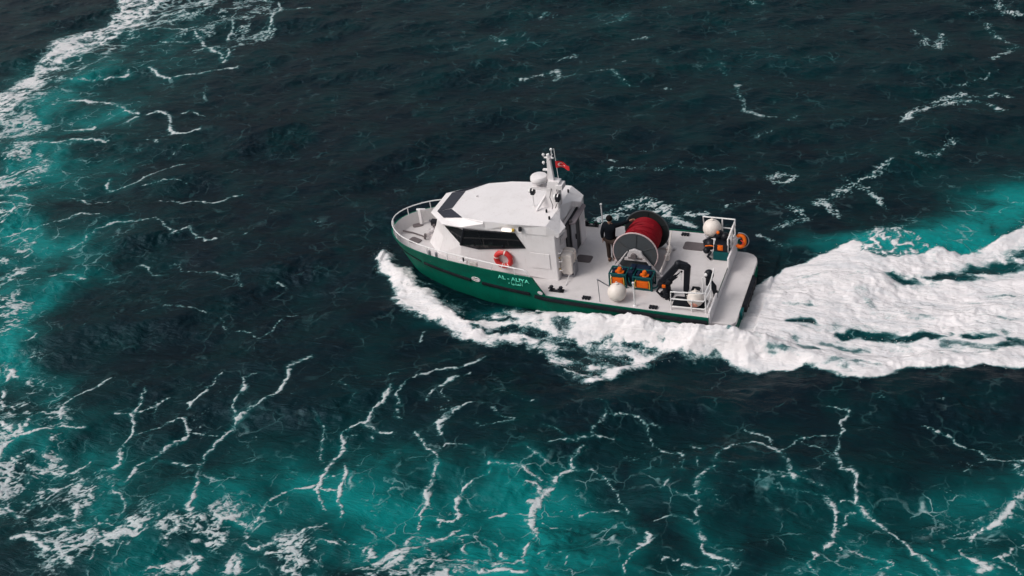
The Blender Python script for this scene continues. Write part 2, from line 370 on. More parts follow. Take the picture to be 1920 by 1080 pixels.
# roof with brow
R0 = [(-4.15, .64, 2.80), (-3.47, 1.24, 2.86), (-2.62, 1.43, 2.91), (-1.6, 1.50, 2.94), (-.34, 1.42, 2.95)]
Rb = [(-4.76, .68, 2.645), (-4.30, 1.09, 2.645), (-3.47, 1.26, 2.835), (-2.62, 1.45, 2.885)]
R1 = [(-5.00, .70, 2.60), (-4.30, 1.34, 2.56), (-3.50, 1.52, 2.62), (-2.62, 1.47, 2.83)]
R2 = [(-4.93, .66, 2.50), (-4.28, 1.27, 2.47), (-3.45, 1.44, 2.53), (-2.6, 1.44, 2.58)]
rf = MB()
top = R0 + mir(R0)[::-1]
rf.add(top, [tuple(range(len(top)))])
for s_ in (1, -1):
    S = lambda L: [(x, s_ * y, z) for x, y, z in L]
    a, b_, c, d = S(R0), S(Rb), S(R1), S(R2)
    rf.add([a[0], a[1], b_[1], b_[0]], [(0, 1, 2, 3)]); rf.add([a[1], b_[2], b_[1]], [(0, 1, 2)]); rf.add([a[1], a[2], b_[3], b_[2]], [(0, 1, 2, 3)])
    for p, q in ((b_, c), (c, d)):
        rf.add(p + q, [(i, i + 1, 4 + i + 1, 4 + i) for i in range(3)])
    # straight side aft of the brow
    rf.add([a[2], a[3], a[4], (-.34, s_ * 1.45, 2.60), (-2.6, s_ * 1.45, 2.58)], [(0, 1, 2, 3, 4)])
    rf.add([a[4], (.10, s_ * 1.34, 2.66), (.06, s_ * 1.38, 2.52), (-.34, s_ * 1.45, 2.60)], [(0, 1, 2, 3)])
    rf.add([b_[3], a[2], (-2.6, s_ * 1.45, 2.58), d[3], c[3]], [(0, 1, 2, 3, 4)])
    rf.add([a[4], (.10, s_ * 1.34, 2.66), (.16, s_ * .86, 2.66), (-.1, s_ * .62, 2.80), (-.30, 0, 2.95)], [(0, 1, 2, 3, 4)])
    rf.add([(.10, s_ * 1.34, 2.66), (.16, s_ * .86, 2.66), (.13, s_ * .86, 2.50), (.06, s_ * 1.38, 2.52)], [(0, 1, 2, 3)])
    rf.add([(.16, s_ * .86, 2.66), (-.1, s_ * .62, 2.80), (-.1, s_ * .60, 2.52), (.13, s_ * .86, 2.50)], [(0, 1, 2, 3)])
    rf.add([(-.1, s_ * .62, 2.80), (-.30, 0, 2.95), (-.12, 0, 2.52), (-.1, s_ * .60, 2.52)], [(0, 1, 2, 3)])
for p, q in ((R0, Rb), (Rb, R1), (R1, R2)):
    rf.add([(p[0][0], -p[0][1], p[0][2]), p[0], q[0], (q[0][0], -q[0][1], q[0][2])], [(0, 1, 2, 3)])
rf.add([R0[-1], (-.30, 0, 2.95), mir(R0)[-1]], [(0, 1, 2)])
roof = rf.build('roof', M['white'], boat, bevel=.02)
def panel(name, pts, mt, parent, off=.014, th=.012, bevel=0):
    P = [Vector(p) for p in pts]; nrm = Vector((0, 0, 0))
    for i in range(len(P)): nrm += P[i].cross(P[(i + 1) % len(P)])
    nrm.normalize(); ctr = sum(P, Vector()) / len(P)
    if nrm.dot(ctr - Vector((-2.2, 0, 1.6))) < 0: nrm = -nrm
    k = len(P); b = MB(); b.add([p + nrm * off for p in P] + [p + nrm * (off - th) for p in P], [tuple(range(k)), tuple(range(k, 2 * k))[::-1]] + [(i, (i + 1) % k, k + (i + 1) % k, k + i) for i in range(k)])
    return b.build(name, mt, parent, bevel=bevel)
panel('brow_window', [(-4.17, .62, 2.796), (-4.17, -.62, 2.796), (-4.74, -.66, 2.652), (-4.74, .66, 2.652)], M['sky_glass'], boat)
for s_ in (-1, 1):
    panel('brow_window', [(-4.17, s_ * .665, 2.793), (-4.74, s_ * .695, 2.652), (-4.32, s_ * 1.07, 2.652), (-3.50, s_ * 1.24, 2.845)], M['sky_glass'], boat, off=.02)
    # side windows: one long pane and a forward quarter pane, in a black surround
    wn = panel('side_window', [(-3.40, s_ * 1.432, 2.50), (-3.60, s_ * 1.44, 1.84), (-2.95, s_ * 1.444, 1.76), (-1.16, s_ * 1.444, 2.02), (-1.50, s_ * 1.437, 2.56)], M['glass'], boat, off=.016)
    fr = MB(); fr.tube([(-3.38, s_ * 1.447, 2.50), (-3.60, s_ * 1.455, 1.84), (-2.95, s_ * 1.459, 1.76), (-1.16, s_ * 1.459, 2.02), (-1.50, s_ * 1.452, 2.56)], .022, 6, closed=True)
    fr.tube([(-3.40, s_ * 1.43, 2.52), (-3.615, s_ * 1.445, 1.84)], .05, 8)
    fr.tube([(-2.9, s_ * 1.447, 2.50), (-2.75, s_ * 1.458, 1.79)], .012, 6)
    fr.build('window_frame', M['black'], wn)
    panel('quarter_window', [(-3.44, s_ * 1.405, 2.47), (-3.63, s_ * 1.425, 1.90), (-4.28, s_ * 1.07, 2.28), (-4.40, s_ * 1.025, 2.44)], M['glass'], boat, off=.03, th=.03)
panel('windscreen', [(-4.83, -.50, 2.44), (-4.83, .50, 2.44), (-4.99, .44, 1.98), (-4.99, -.44, 1.98)], M['glass'], boat, off=.02)
# companionway at the aft wall
e = MB(); e.box(-.06, .0, -.42, .92, .85, 2.42); e.build('companionway', M['black'], boat)
e = MB(); e.box(.0, .06, -.05, .40, .84, 2.25)
dr = e.build('door', M['steel'], boat, bevel=.02)
e = MB(); e.box(.06, .09, .30, .34, 1.45, 1.65); e.build('handle', M['black'], dr)
e = MB(); e.prism(rr_poly(-.08, .20, -.12, 1.28, .12), 'z', 2.28, 2.34); e.build('door_canopy', M['mauve'], boat, bevel=.01)
e = MB(); e.lathe([(.001, -.07), (.08, -.07), (.08, .05), (.05, .09), (.001, .09)], (.02, -.02, 2.33)); e.build('canopy_lamp', M['hatch'], boat)
e = MB(); e.box(-.05, .05, .93, 1.44, .80, 2.52); e.build('aft_wing', M['white'], boat, bevel=.03)
e = MB(); e.box(-.045, .03, -1.0, -.45, 2.0, 2.3); e.build('aft_locker', M['stand'], boat, bevel=.02)
for z in (1.2, 1.55, 1.9):
    e = MB(); e.tube([(0, -1.38, z), (.08, -1.38, z), (.08, -1.16, z), (0, -1.16, z)], .015, 6); e.build('grab_rung', M['rail'], boat)
for y, z in ((-1.25, 1.62), (-1.28, 1.18)): e = MB(); e.ball((-.02, y, z), .03, 8); e.build('valve', M['yellow'], boat)
e = MB(); e.box(-1.0, -.3, -1.466, -1.452, 1.25, 1.85); e.build('side_hatch', M['white'], boat, bevel=.006)
# lamp on the wheelhouse side
e = MB(); e.box(-1.93, -1.58, -1.56, -1.47, 2.66, 2.74); lm = e.build('deck_light', M['lamp'], boat, bevel=.02)
e = MB(); e.box(-1.95, -1.56, -1.50, -1.455, 2.64, 2.77); e.build('housing', M['rail'], lm, bevel=.01)
e = MB(); e.box(-1.56, -1.48, -1.52, -1.455, 2.66, 2.76); e.build('cable_box', M['yellow'], boat, bevel=.01)
e = MB(); e.box(-1.30, -1.20, -1.56, -1.46, 2.72, 2.86); e.ball((-1.25, -1.56, 2.80), .05, 8); e.build('horn', M['black'], boat, bevel=.01)
e = MB(); e.box(-2.03, -1.97, -1.52, -1.455, 1.93, 2.02); e.build('ring_hook', M['black'], boat)
# bits on the roof
e = MB(); e.ball((-3.55, 0.25, 2.87), .05, 8, sz=.5); e.build('roof_vent', M['stand'], boat)
for (x, y) in ((-.62, -.52), (-.37, -.95), (-.32, .95)):
    e = MB(); e.lathe([(.001, .0), (.035, 0), (.035, .1), (.02, .13), (.001, .13)], (x, y, 2.945), n=10); e.build('roof_fitting', M['black'], boat)
# mast arch on the roof
e = MB()
e.prism([(-.95, 2.94), (-.30, 2.94), (-.26, 3.55), (-.22, 3.95), (-.62, 3.98), (-.72, 3.5)], 'y', -.16, .16)
e.prism([(-1.25, 3.60), (-.55, 3.60), (-.55, 3.70), (-1.25, 3.72)], 'y', -.17, .17)
e.prism([(-.66, 3.9), (-.42, 3.9), (-.50, 4.86), (-.61, 4.86)], 'y', -.06, .06)
for s_ in (-1, 1): e.tube([(-.75, s_ * .12, 3.4), (-1.0, s_ * .5, 2.95)], .05, 8)
e.tube([(-.56, -.02, 4.82), (-.57, -.02, 4.95)], .06, 8); e.tube([(-.72, 0, 4.80), (-.38, 0, 4.80)], .035, 8); e.tube([(-.52, -.3, 4.78), (-.52, .3, 4.78)], .02, 6)
e.box(-.80, -.58, -.05, .05, 4.30, 4.36)
mast = e.build('mast', M['white'], boat, bevel=.015)
e = MB(); e.lathe([(.001, -.13), (.22, -.13), (.29, -.10), (.31, -.02), (.305, .05), (.27, .10), (.12, .13), (.001, .135)], (-.98, 0, 3.98), n=36); rad = e.build('radar_dome', M['white'], boat)
e = MB(); e.lathe([(.12, -.28), (.12, -.14), (.14, -.13)], (-.98, 0, 3.98), n=16); e.lathe([(.313, -.045), (.313, -.025)], (-.98, 0, 3.98), n=36); e.build('pedestal', M['stand'], rad)
for p in ((-.74, 0, 4.90), (-.44, 0, 5.12), (-.76, 0, 4.60)):
    e = MB(); e.tube([(p[0], p[1], p[2] - (.28 if p[2] > 5 else .07)), p], .018, 6); e.ball(p, .05, 8); e.build('mast_light', M['rail'], boat)
for (x, y, z, r_) in ((-1.18, -.18, 3.55, .10), (-.22, -.32, 3.48, .12)):
    e = MB(); e.lathe([(.001, -.16), (r_ * .8, -.15), (r_, 0), (r_, .02)], (x, y, z), axis='x', n=16); e.tube([(x - .03, y, z - .1), (x - .03, y, 2.95)], .02, 6)
    sp = e.build('searchlight', M['rail'], boat)
    e = MB(); e.lathe([(.001, .025), (r_ * .98, .024), (r_ * .98, -.10), (.001, -.1)], (x, y, z), axis='x', n=16); e.box(x - .08, x + .06, y - r_, y + r_, z - r_ * 1.2, z + r_ * .5); e.build('lamp_glass', M['black'], sp, bevel=.02)
e = MB(); e.box(-.34, -.1, -.18, .18, 3.66, 3.86); e.tube([(-.3, -.1, 3.66), (-.3, -.1, 2.95)], .04, 8); e.tube([(-.3, .12, 3.66), (-.3, .12, 2.95)], .04, 8); e.build('equipment_box', M['white'], boat, bevel=.03)
e = MB(); e.tube([(-.5, -.17, 3.7), (-.55, -.26, 3.4), (-.45, -.3, 3.1), (-.5, -.28, 2.96)], .012, 5); e.tube([(-.3, -.2, 3.7), (-.2, -.3, 3.4), (-.35, -.36, 3.05)], .012, 5); e.build('mast_cable', M['black'], boat)
# flag and its staff
fl = empty('flag', (-.26, 0, 3.86), label='small red flag with white crescent on thin staff beside the mast', cat='flag')
e = MB(); e.tube([(0, 0, 0), (-.08, 0, 1.30)], .011, 6); e.build('staff', M['rail'], fl)
def flag_pt(u, v):  # u along the fly, v up
    fx = -.05 + .52 * u; fz = .86 - .26 * (1 - v) - .05 * u + .03 * math.sin(6 * u)
    return (fx, -.05 * math.sin(7 * u + 1) - .30 * u * .3, fz + (0.10 * (0.5 - v)) * u)
e = MB(); nu, nv = 14, 6
vs = [flag_pt(i / nu, j / nv) for i in range(nu + 1) for j in range(nv + 1)]
vs2 = [(a, b - .004, c) for a, b, c in vs]; q = len(vs)
fs = [(i * (nv + 1) + j, (i + 1) * (nv + 1) + j, (i + 1) * (nv + 1) + j + 1, i * (nv + 1) + j + 1) for i in range(nu) for j in range(nv)]
e.add(vs + vs2, fs + [tuple(k + q for k in f[::-1]) for f in fs], True); clo = e.build('cloth', M['flag'], fl)
e = MB(); c0, r0 = (.36, .5), .2
arc = [(c0[0] + r0 * math.cos(a), c0[1] + r0 * 1.5 * math.sin(a)) for a in np.linspace(R(50), R(310), 16)]
arc2 = [(c0[0] + .05 + r0 * .72 * math.cos(a), c0[1] + r0 * 1.1 * math.sin(a)) for a in np.linspace(R(300), R(60), 16)]
cr = []
for i in range(16):
    cr.append((arc[i], arc2[15 - i]))
vs = []
for a, b in cr:
    for p in (a, b): x, y, z = flag_pt(*p); vs.append((x, y - .012, z))
e.add(vs, [(2 * i, 2 * i + 2, 2 * i + 3, 2 * i + 1) for i in range(15)])
st = []
for k in range(10):
    a = 2 * math.pi * k / 10; rr_ = .10 if k % 2 == 0 else .045; x, y, z = flag_pt(.58 + rr_ * math.cos(a), .5 + 1.5 * rr_ * math.sin(a)); st.append((x, y - .012, z))
e.add(st, [tuple(range(10))]); e.build('crescent_and_star', M['flagmark'], clo)

# ---------------- rails
def bow_rail():
    path = []
    for s_ in (1, -1):
        seg = [(x + .05, s_ * max(0, y - .06)) for x, y in RC if x < (-.95 if s_ < 0 else -4.35)]
        path += seg[::-1] if s_ > 0 else seg[1:]
    return path
path = bow_rail()
zt = lambda x: 1.50 + .30 + .03 * max(0, (-4 - x)) / 3 - .06 * max(0, (x + 3.5) / 2.5)
pts = [(x, y, zt(x)) for x, y in path]
e = MB(); e.tube([(pts[0][0] + .12, pts[0][1], 1.55)] + pts + [(-.82, pts[-1][1] - .02, 1.68), (-.72, pts[-1][1] - .03, 1.5)], .022, 8)
br = e.build('bow_rail', M['rail'], boat)
acc = 0; last = pts[0]
for p in pts[2:-1]:
    acc = math.dist(p, last)
    if acc > .85:
        e = MB(); e.tube([(p[0], p[1], p[2]), (p[0], p[1] * 1.01, 1.49)], .018, 6); e.build('stanchion', M['rail'], br); last = p
# hatches on deck
for (x, y, lx, ly, rz) in ((-6.36, .60, .40, .26, .6), (-6.0, -.45, .50, .34, -.35), (.40, .06, .56, .44, 0), (4.0, 1.60, .74, .50, 0)):
    z = deck_z(x); b = MB(); b.prism(rr_poly(-lx / 2, lx / 2, -ly / 2, ly / 2, .09), 'z', .004, .03)
    h = b.build('deck_hatch', M['hatch'], boat, bevel=.008, loc=(x, y, z)); h.rotation_euler = (0, 0, rz)
# mooring bollards (pairs) and small deck fittings
for (x, y) in ((.08, -2.08), (-.02, 2.28)):
    b = MB(); 
    for dx in (-.17, .17):
        b.lathe([(.001, .2), (.065, .2), (.075, .17), (.05, .14), (.05, .0), (.07, 0)], (x + dx, y, DK), n=14); b.tube([(x + dx - .12, y, DK + .10), (x + dx + .12, y, DK + .10)], .025, 8)
        b.tube([(x + dx, y - .09, DK + .10), (x + dx, y + .09, DK + .10)], .025, 8)
    b.box(x - .26, x + .26, y - .06, y + .06, DK + .004, DK + .03); b.build('bollard', M['black'], boat)
for (x, y) in ((1.22, -2.28), (3.55, -2.34), (3.52, 2.30)):
    b = MB()
    for dy in (-.05, .05): b.tube([(x - .14, y + dy, DK + .05), (x + .14, y + dy, DK + .05)], .022, 6)
    for dx in (-.1, 0, .1): b.box(x + dx - .03, x + dx + .03, y - .08, y + .08, DK + .003, DK + .06)
    b.build('cleat', M['black'], boat)
for (x, h) in ((-4.75, .1), (-4.45, .08)):
    b = MB(); y = -(np.interp(x, xs_, [p[1] for p in RC]) - .12); b.lathe([(.001, .12), (.05, .12), (.05, -.3)], (x, y, 1.52), n=10); b.build('fairlead_roller', M['steel'], boat)
for x, mt_ in ((-3.35, 'white'), (-2.95, 'raft')):
    b = MB(); y = -(np.interp(x, xs_, [p[1] for p in RC]) - .2); b.box(x - .14, x + .14, y - .06, y + .06, 1.38, 1.56); b.build('rail_box', M[mt_], boat, bevel=.02)
b = MB(); b.lathe([(.001, .16), (.03, .16), (.03, 0)], (-3.33, -1.98, 1.52), n=8); b.build('rail_light', M['black'], boat)
# windlass, post and anchor gear on the foredeck
b = MB(); b.lathe([(.001, -.16), (.10, -.16), (.10, -.1), (.07, -.08), (.07, .08), (.10, .1), (.10, .16), (.001, .16)], (-5.55, -.12, 1.30), axis='y', n=16); b.box(-5.62, -5.42, -.08, .08, 1.12, 1.40)
b.box(-5.5, -5.3, -.25, -.12, 1.12, 1.3); b.ball((-5.42, -.02, 1.42), .08, 10)
wl_ = b.build('windlass', M['stand'], boat, bevel=.01)
b = MB(); b.tube([(-5.66, -.30, 1.16), (-5.6, -.32, 1.38)], .045, 8); b.tube([(-5.48, .12, 1.16), (-5.42, .12, 1.55)], .045, 8); b.tube([(-5.7, -.2, 1.15), (-5.85, -.12, 1.15), (-6.3, 0, 1.17), (-6.7, 0, 1.2)], .03, 6)
b.build('anchor_chain', M['hatch'], wl_)
b = MB(); b.box(-6.31, -6.19, .66, .78, 1.12, 1.78); b.tube([(-6.38, .72, 1.74), (-6.05, .80, 1.74)], .045, 8); b.build('bow_post', M['white'], boat, bevel=.015)
b = MB(); b.box(-5.85, -5.62, .66, .86, 1.12, 1.34); b.box(-5.6, -5.35, .74, .9, 1.12, 1.26); b.build('deck_winch', M['black'], boat, bevel=.02)
b = MB(); b.box(-6.05, -5.3, .92, 1.0, 1.12, 1.20); b.build('chain_locker', M['steel'], boat, bevel=.01)
# stern rails
def rail(name, runs, r=.024):
    b = MB()
    for q in runs: b.tube(q, r, 8)
    return b.build(name, M['rail'], boat)
rail('stern_rail', [[(4.14, -2.3, DK), (4.14, -2.3, 1.50), (5.18, -2.3, 1.58), (5.26, -2.26, 1.58), (5.30, -1.60, 1.60)], [(4.14, -2.3, 1.23), (5.22, -2.3, 1.27), (5.3, -1.6, 1.27)],
    [(4.14, -2.3, .93), (5.22, -2.3, .96), (5.31, -2.2, .97), (5.31, -1.6, 1.0)], [(4.82, -2.3, DK), (4.82, -2.3, 1.25)], [(5.28, -2.28, DK), (5.28, -2.28, 1.58)], [(5.3, -1.6, DK), (5.3, -1.6, 1.6), (5.36, -1.35, 1.95)], [(5.02, -1.55, DK), (5.02, -1.55, 1.68)]])
rail('stern_rail', [[(4.26, 2.3, DK), (4.26, 1.92, 1.88), (5.38, 1.92, 1.88), (5.38, 1.5, 1.78), (5.33, .95, 1.64), (5.33, .95, DK)], [(4.94, 1.92, DK), (4.94, 1.92, 1.88)], [(4.94, 1.92, 1.5), (5.38, 1.92, 1.5), (5.38, 1.92, 1.88)],
    [(4.86, .95, DK), (4.86, .95, 1.60)], [(5.38, 1.92, DK), (5.38, 1.92, 1.5)], [(5.36, 1.2, 1.3), (5.38, 1.9, 1.3)], [(5.38, 1.5, 1.78), (5.38, 1.5, DK)]], .027)
b = MB(); b.tube([(5.37, 1.75, 1.72), (5.36, 1.2, 1.68)], .055, 8); b.build('rail_pad', M['raft'], boat)
# single deck stanchions
for (x, y, h) in ((2.93, -2.36, .90), (.36, 2.45, .85)):
    b = MB(); b.tube([(x, y, DK), (x - .02, y, DK + h)], .026, 8); b.lathe([(.07, 0), (.07, .03), (.03, .05)], (x, y, DK), n=12); b.lathe([(.03, 0), (.045, .02), (.045, .06), (.001, .08)], (x - .02, y, DK + h - .02), n=12); b.build('deck_stanchion', M['rail'], boat)
b = MB(); b.tube([(1.72, -2.36, DK), (1.70, -2.38, 1.70)], .014, 6); b.tube([(1.70, -2.38, 1.70), (2.02, -2.2, 1.36)], .02, 6); b.ball((1.70, -2.38, 1.70), .035, 8); b.build('boat_hook_post', M['steel'], boat)
b = MB(); b.tube([(.27, -1.2, .95), (.29, -1.72, DK + .01)], .014, 6); b.build('lashing', M['rail'], boat)
b = MB(); b.prism(rr_poly(4.12, 5.2, -2.15, -1.55, .08), 'z', DK + .004, DK + .035); b.build('deck_mat', M['rubber'], boat)
b = MB(); b.ball((3.85, .25, DK + .02), .04, 8, sz=.6); b.build('pad_eye', M['rail'], boat)
# ------------------------------------------------------------------ the cable reel
reel = empty('cable_reel', (2.44, .36, DK), rz=0, label='large reel wound with bright red cable on grey A shaped stand, middle of aft deck', cat='cable reel')
RC_Z = .80; RR = .80; Y0, Y1 = -.76, .76           # local, flange positions
b = MB()
prof = []
nt_ = 26
for i in range(nt_ * 4 + 1):                        # wound turns: scalloped profile with a slight belly
    t = i / (nt_ * 4); y = Y0 + .06 + (Y1 - Y0 - .12) * t
    prof.append((.56 + .045 * math.sin(math.pi * t) + .016 * abs(math.sin(math.pi * t * nt_)) + .010 * math.sin(t * 19), y))
b.lathe(prof, (0, 0, RC_Z), axis='y', n=64); b.build('cable', M['red'], reel)
b = MB()
for k in range(5):                                  # loose crossing turns over the drum
    a0 = rng.uniform(.3, 1.6); y_ = rng.uniform(-.5, .4); pts = []
    for i in range(26):
        a = a0 + i / 25 * 1.9; yy = y_ + .18 * math.sin(i / 25 * 3 + k); pts.append((math.cos(a) * .62, yy, RC_Z + math.sin(a) * .62))
    b.tube(pts, .018, 6)
b.build('loose_turn', M['red'], reel)
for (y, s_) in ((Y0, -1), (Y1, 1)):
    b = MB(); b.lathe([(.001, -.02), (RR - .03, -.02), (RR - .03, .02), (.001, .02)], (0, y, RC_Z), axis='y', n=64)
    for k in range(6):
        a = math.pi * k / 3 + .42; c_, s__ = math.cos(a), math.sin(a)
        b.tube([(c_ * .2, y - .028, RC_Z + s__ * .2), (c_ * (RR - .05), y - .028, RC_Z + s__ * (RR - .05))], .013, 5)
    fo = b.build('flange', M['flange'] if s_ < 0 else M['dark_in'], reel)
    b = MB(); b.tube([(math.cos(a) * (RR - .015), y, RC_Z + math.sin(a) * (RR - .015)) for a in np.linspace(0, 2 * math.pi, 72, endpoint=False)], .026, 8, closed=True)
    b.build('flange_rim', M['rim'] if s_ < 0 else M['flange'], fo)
for s_ in (-1, 1):
    y = -.92 if s_ < 0 else .90
    b = MB()
    b.prism([(-.16, .98), (.02, 1.06), (.26, .98), (.36, .70), (-.28, .70)], 'y', y - .04, y + .04)
    for sx in (-1, 1): b.prism([(sx * .22, .95), (sx * .34, .80), (sx * .92 + .02, .03), (sx * .78 + .02, .03)], 'y', y - .05, y + .05)
    b.box(-.95, .98, y - .06, y + .06, .005, .09)
    b.box(-.34, .42, y - .05, y + .05, .60, .70)
    so = b.build('stand', M['stand'], reel, bevel=.012)
    b = MB(); b.lathe([(.001, -.13), (.10, -.13), (.11, -.06), (.11, .12)], (0, y, RC_Z), axis='y', n=20); b.box(-.2, -.06, y - .07, y - .04, .69, .74); b.box(.12, .28, y - .07, y - .04, .69, .74); b.build('hub', M['hatch'], so)
for x in (-.84, .86):
    b = MB(); b.box(x - .05, x + .05, -.86, .84, .09, .17); b.build('cross_member', M['stand'], reel, bevel=.01)
b = MB(); b.tube([(.86, -.85, .12), (.98, -.1, .6), (.9, .7, .9)], .03, 8); b.box(.84, .98, .1, .32, .3, .55); b.box(.85, 1.0, -.15, .02, .2, .42); b.build('level_wind', M['raft'], reel, bevel=.01)

# ------------------------------------------------------------------ power packs
def power_pack(name, x0, x1, y0, y1, h, label, group):
    t = empty(name, ((x0 + x1) / 2, (y0 + y1) / 2, DK), label=label, cat='power pack', group=group)
    w_ = (x1 - x0) / 2; d = (y1 - y0) / 2
    b = MB(); b.box(-w_ + .04, w_ - .04, -d + .07, d, .05, h - .04); b.box(-w_ * .8, -w_ * .4, -d * .5, d * .6, h - .04, h + .03); b.box(w_ * .3, w_ * .8, -d * .2, d * .8, h - .04, h + .05)
    b.build('casing', M['navy'], t, bevel=.03)
    b = MB()
    for sx in (-1, 1):
        for sy in (-1, 1): b.tube([(sx * w_, sy * d, .0), (sx * w_, sy * d, h)], .03, 8)
        b.tube([(sx * w_, -d, h), (sx * w_, d, h)], .03, 8)
    for sy in (-1, 1): b.tube([(-w_, sy * d, h), (w_, sy * d, h)], .035, 8); b.tube([(-w_, sy * d, .04), (w_, sy * d, .04)], .03, 8)
    b.box(-w_ * .8, w_ * .8, -d - .01, -d + .05, h - .10, h - .02)
    b.build('frame', M['teal'], t)
    b = MB(); b.box(-w_ * .66, w_ * .62, -d - .005, -d + .07, .09, h - .14)
    for k in range(6): b.box(-w_ * .60, w_ * .56, -d - .018, -d - .004, .13 + k * (h - .3) / 6, .155 + k * (h - .3) / 6)
    b.build('front_panel', M['orange'], t, bevel=.02)
    for sx in (-1, 1): b = MB(); b.tube([(sx * w_ * .78, -d - .03, .08), (sx * w_ * .80, -d - .04, h * .6), (sx * w_ * .70, -d, h - .1)], .018, 6); b.build('guard_bar', M['yellow'], t)
    b = MB(); b.lathe([(.001, .2), (.06, .2), (.09, .12), (.07, .02), (.1, 0)], (.05, -d * .4, h), n=12); b.box(-.10, .2, -d * .4 - .05, -d * .4 + .05, h, h + .07); b.tube([(-.08, -d * .4, h + .02), (0.05, -d * .4, h + .16), (.2, -d * .4, h + .02)], .022, 6)
    b.build('filler_cap', M['orange'], t, bevel=.01)
    return t
power_pack('power_pack', 1.78, 2.36, -1.40, -.95, .52, 'blue power pack with orange front, the one nearer the wheelhouse, behind white ball', 'power packs beside the reel')
power_pack('power_pack', 2.62, 3.26, -1.42, -.95, .50, 'blue power pack with orange front, the one nearer the black crane', 'power packs beside the reel')
oil = empty('hydraulic_tank', (2.49, -1.0, DK), label='dark navy tank between the two orange fronted power packs', cat='tank')
b = MB(); b.box(-.10, .10, -.30, .25, .01, .60); b.box(-.08, .60, .05, .30, .01, .56); b.build('tank', M['navy'], oil, bevel=.03)
b = MB(); b.tube([(-.05, -.32, .4), (-.02, -.38, .3), (.06, -.34, .1)], .03, 8); b.build('hose', M['teal'], oil)
b = MB(); b.ball((0, -.1, .62), .05, 8); b.build('filler_cap', M['teal'], oil)
b = MB(); b.tube([(.9, .1, .1), (.98, -.1, .25), (.9, -.3, .1), (.7, -.35, .05)], .03, 8); b.build('hose', M['teal'], oil)

# ------------------------------------------------------------------ crane
cr_ = empty('deck_crane', (3.80, -1.5, DK), label='black folding deck crane, knuckle bent high, between reel and stern rail', cat='crane')
def beam(b, p0, p1, w0, w1, dy):
    P0, P1 = Vector(p0), Vector(p1); t = (P1 - P0).normalized(); nrm = Vector((-t.z, 0, t.x)); Y = Vector((0, 1, 0))
    vs = [P0 + nrm * w0 + Y * dy, P0 - nrm * w0 + Y * dy, P1 - nrm * w1 + Y * dy, P1 + nrm * w1 + Y * dy]
    vs += [v - Y * 2 * dy for v in vs]
    b.add(vs, [(0, 1, 2, 3), (7, 6, 5, 4), (0, 4, 5, 1), (1, 5, 6, 2), (2, 6, 7, 3), (3, 7, 4, 0)])
b = MB(); b.lathe([(.24, 0), (.24, .05), (.15, .07), (.13, .4), (.16, .44), (.001, .44)], (0, 0, .005), n=20); b.box(-.28, .1, -.12, .12, .30, .52); b.build('column', M['black'], cr_, bevel=.01)
b = MB(); beam(b, (-.20, 0, .40), (.42, 0, 1.26), .12, .10, .09); b.ball((.42, 0, 1.27), .14, 10, sy=.9); b.ball((-.2, 0, .42), .12, 10); b.build('main_boom', M['black'], cr_, bevel=.012)
b = MB(); beam(b, (.38, 0, 1.27), (.70, 0, 1.21), .13, .11, .085); b.ball((.70, 0, 1.2), .13, 10, sy=.8); beam(b, (.72, 0, 1.22), (.66, 0, .26), .105, .085, .075); b.build('knuckle_boom', M['black'], cr_, bevel=.012)
b = MB(); b.tube([(.0, -.1, .50), (.36, -.1, .86)], .065, 10); b.tube([(.3, -.1, .8), (.55, -.08, 1.06)], .035, 8); b.ball((.12, -.12, .62), .12, 10); b.build('lifting_ram', M['rubber'], cr_)
b = MB(); b.tube([(.36, -.1, .86), (.52, -.09, 1.02)], .03, 8); b.box(.45, .52, -.11, -.05, .72, 1.0); b.build('ram_rod', M['rail'], cr_)
b = MB(); b.tube([(-.2, -.1, .4), (-.3, -.16, .2), (-.1, -.25, .08), (.12, -.28, .2), (.2, -.2, .06)], .04, 8); b.tube([(-.1, -.12, .55), (.15, -.2, .8), (.4, -.12, 1.15)], .018, 6); b.box(.02, .10, -.32, -.25, 0.01, .24); b.box(.16, .26, -.36, -.28, 0.01, .24); b.build('hydraulic_hose', M['rubber'], cr_)
b = MB(); b.box(-.12, .0, -.18, -.12, .38, .48); b.build('control_lever', M['orange'], cr_, bevel=.01)
b = MB(); b.tube([(.66, 0, .30), (.66, 0, .12)], .07, 10); b.tube([(.66, 0, .14), (.62, 0, .02), (.70, 0, -.0 + .02), (.72, 0, .08)], .025, 6); b.build('hook', M['rubber'], cr_)
# ------------------------------------------------------------------ stern gear
og = empty('outboard_motor', (5.08, -1.30, DK), label='black outboard motor standing upright at the near stern rail', cat='outboard motor')
b = MB(); b.ball((.10, 0, .86), .17, 14, sx=.95, sy=.8, sz=1.1); b.box(.0, .20, -.09, .09, .45, .74); b.build('cowling', M['black'], og, bevel=.03)
b = MB(); b.tube([(.12, 0, .6), (.26, -.03, .42), (.30, -.05, .16)], [.09, .10, .06], 10); b.box(.25, .40, -.07, -.04, .02, .3); b.build('leg', M['black'], og)
b = MB(); b.ball((.02, -.09, .90), .065, 10); b.build('cowling_highlight', M['rail'], og)  # white blob put in as the painted highlight on the black cowling
b = MB(); b.lathe([(.001, -.02), (.11, -.02), (.12, .0), (.11, .02), (.001, .02)], (.32, -.05, .12), axis='x', n=12); b.build('propeller', M['rubber'], og)
wi = empty('capstan_winch', (4.80, -1.35, DK), label='small black winch beside the white post at the stern', cat='winch')
b = MB(); b.lathe([(.14, 0), (.14, .04), (.09, .08), (.07, .2), (.11, .28), (.001, .30)], (0, 0, .01), n=16); b.build('drum', M['black'], wi)
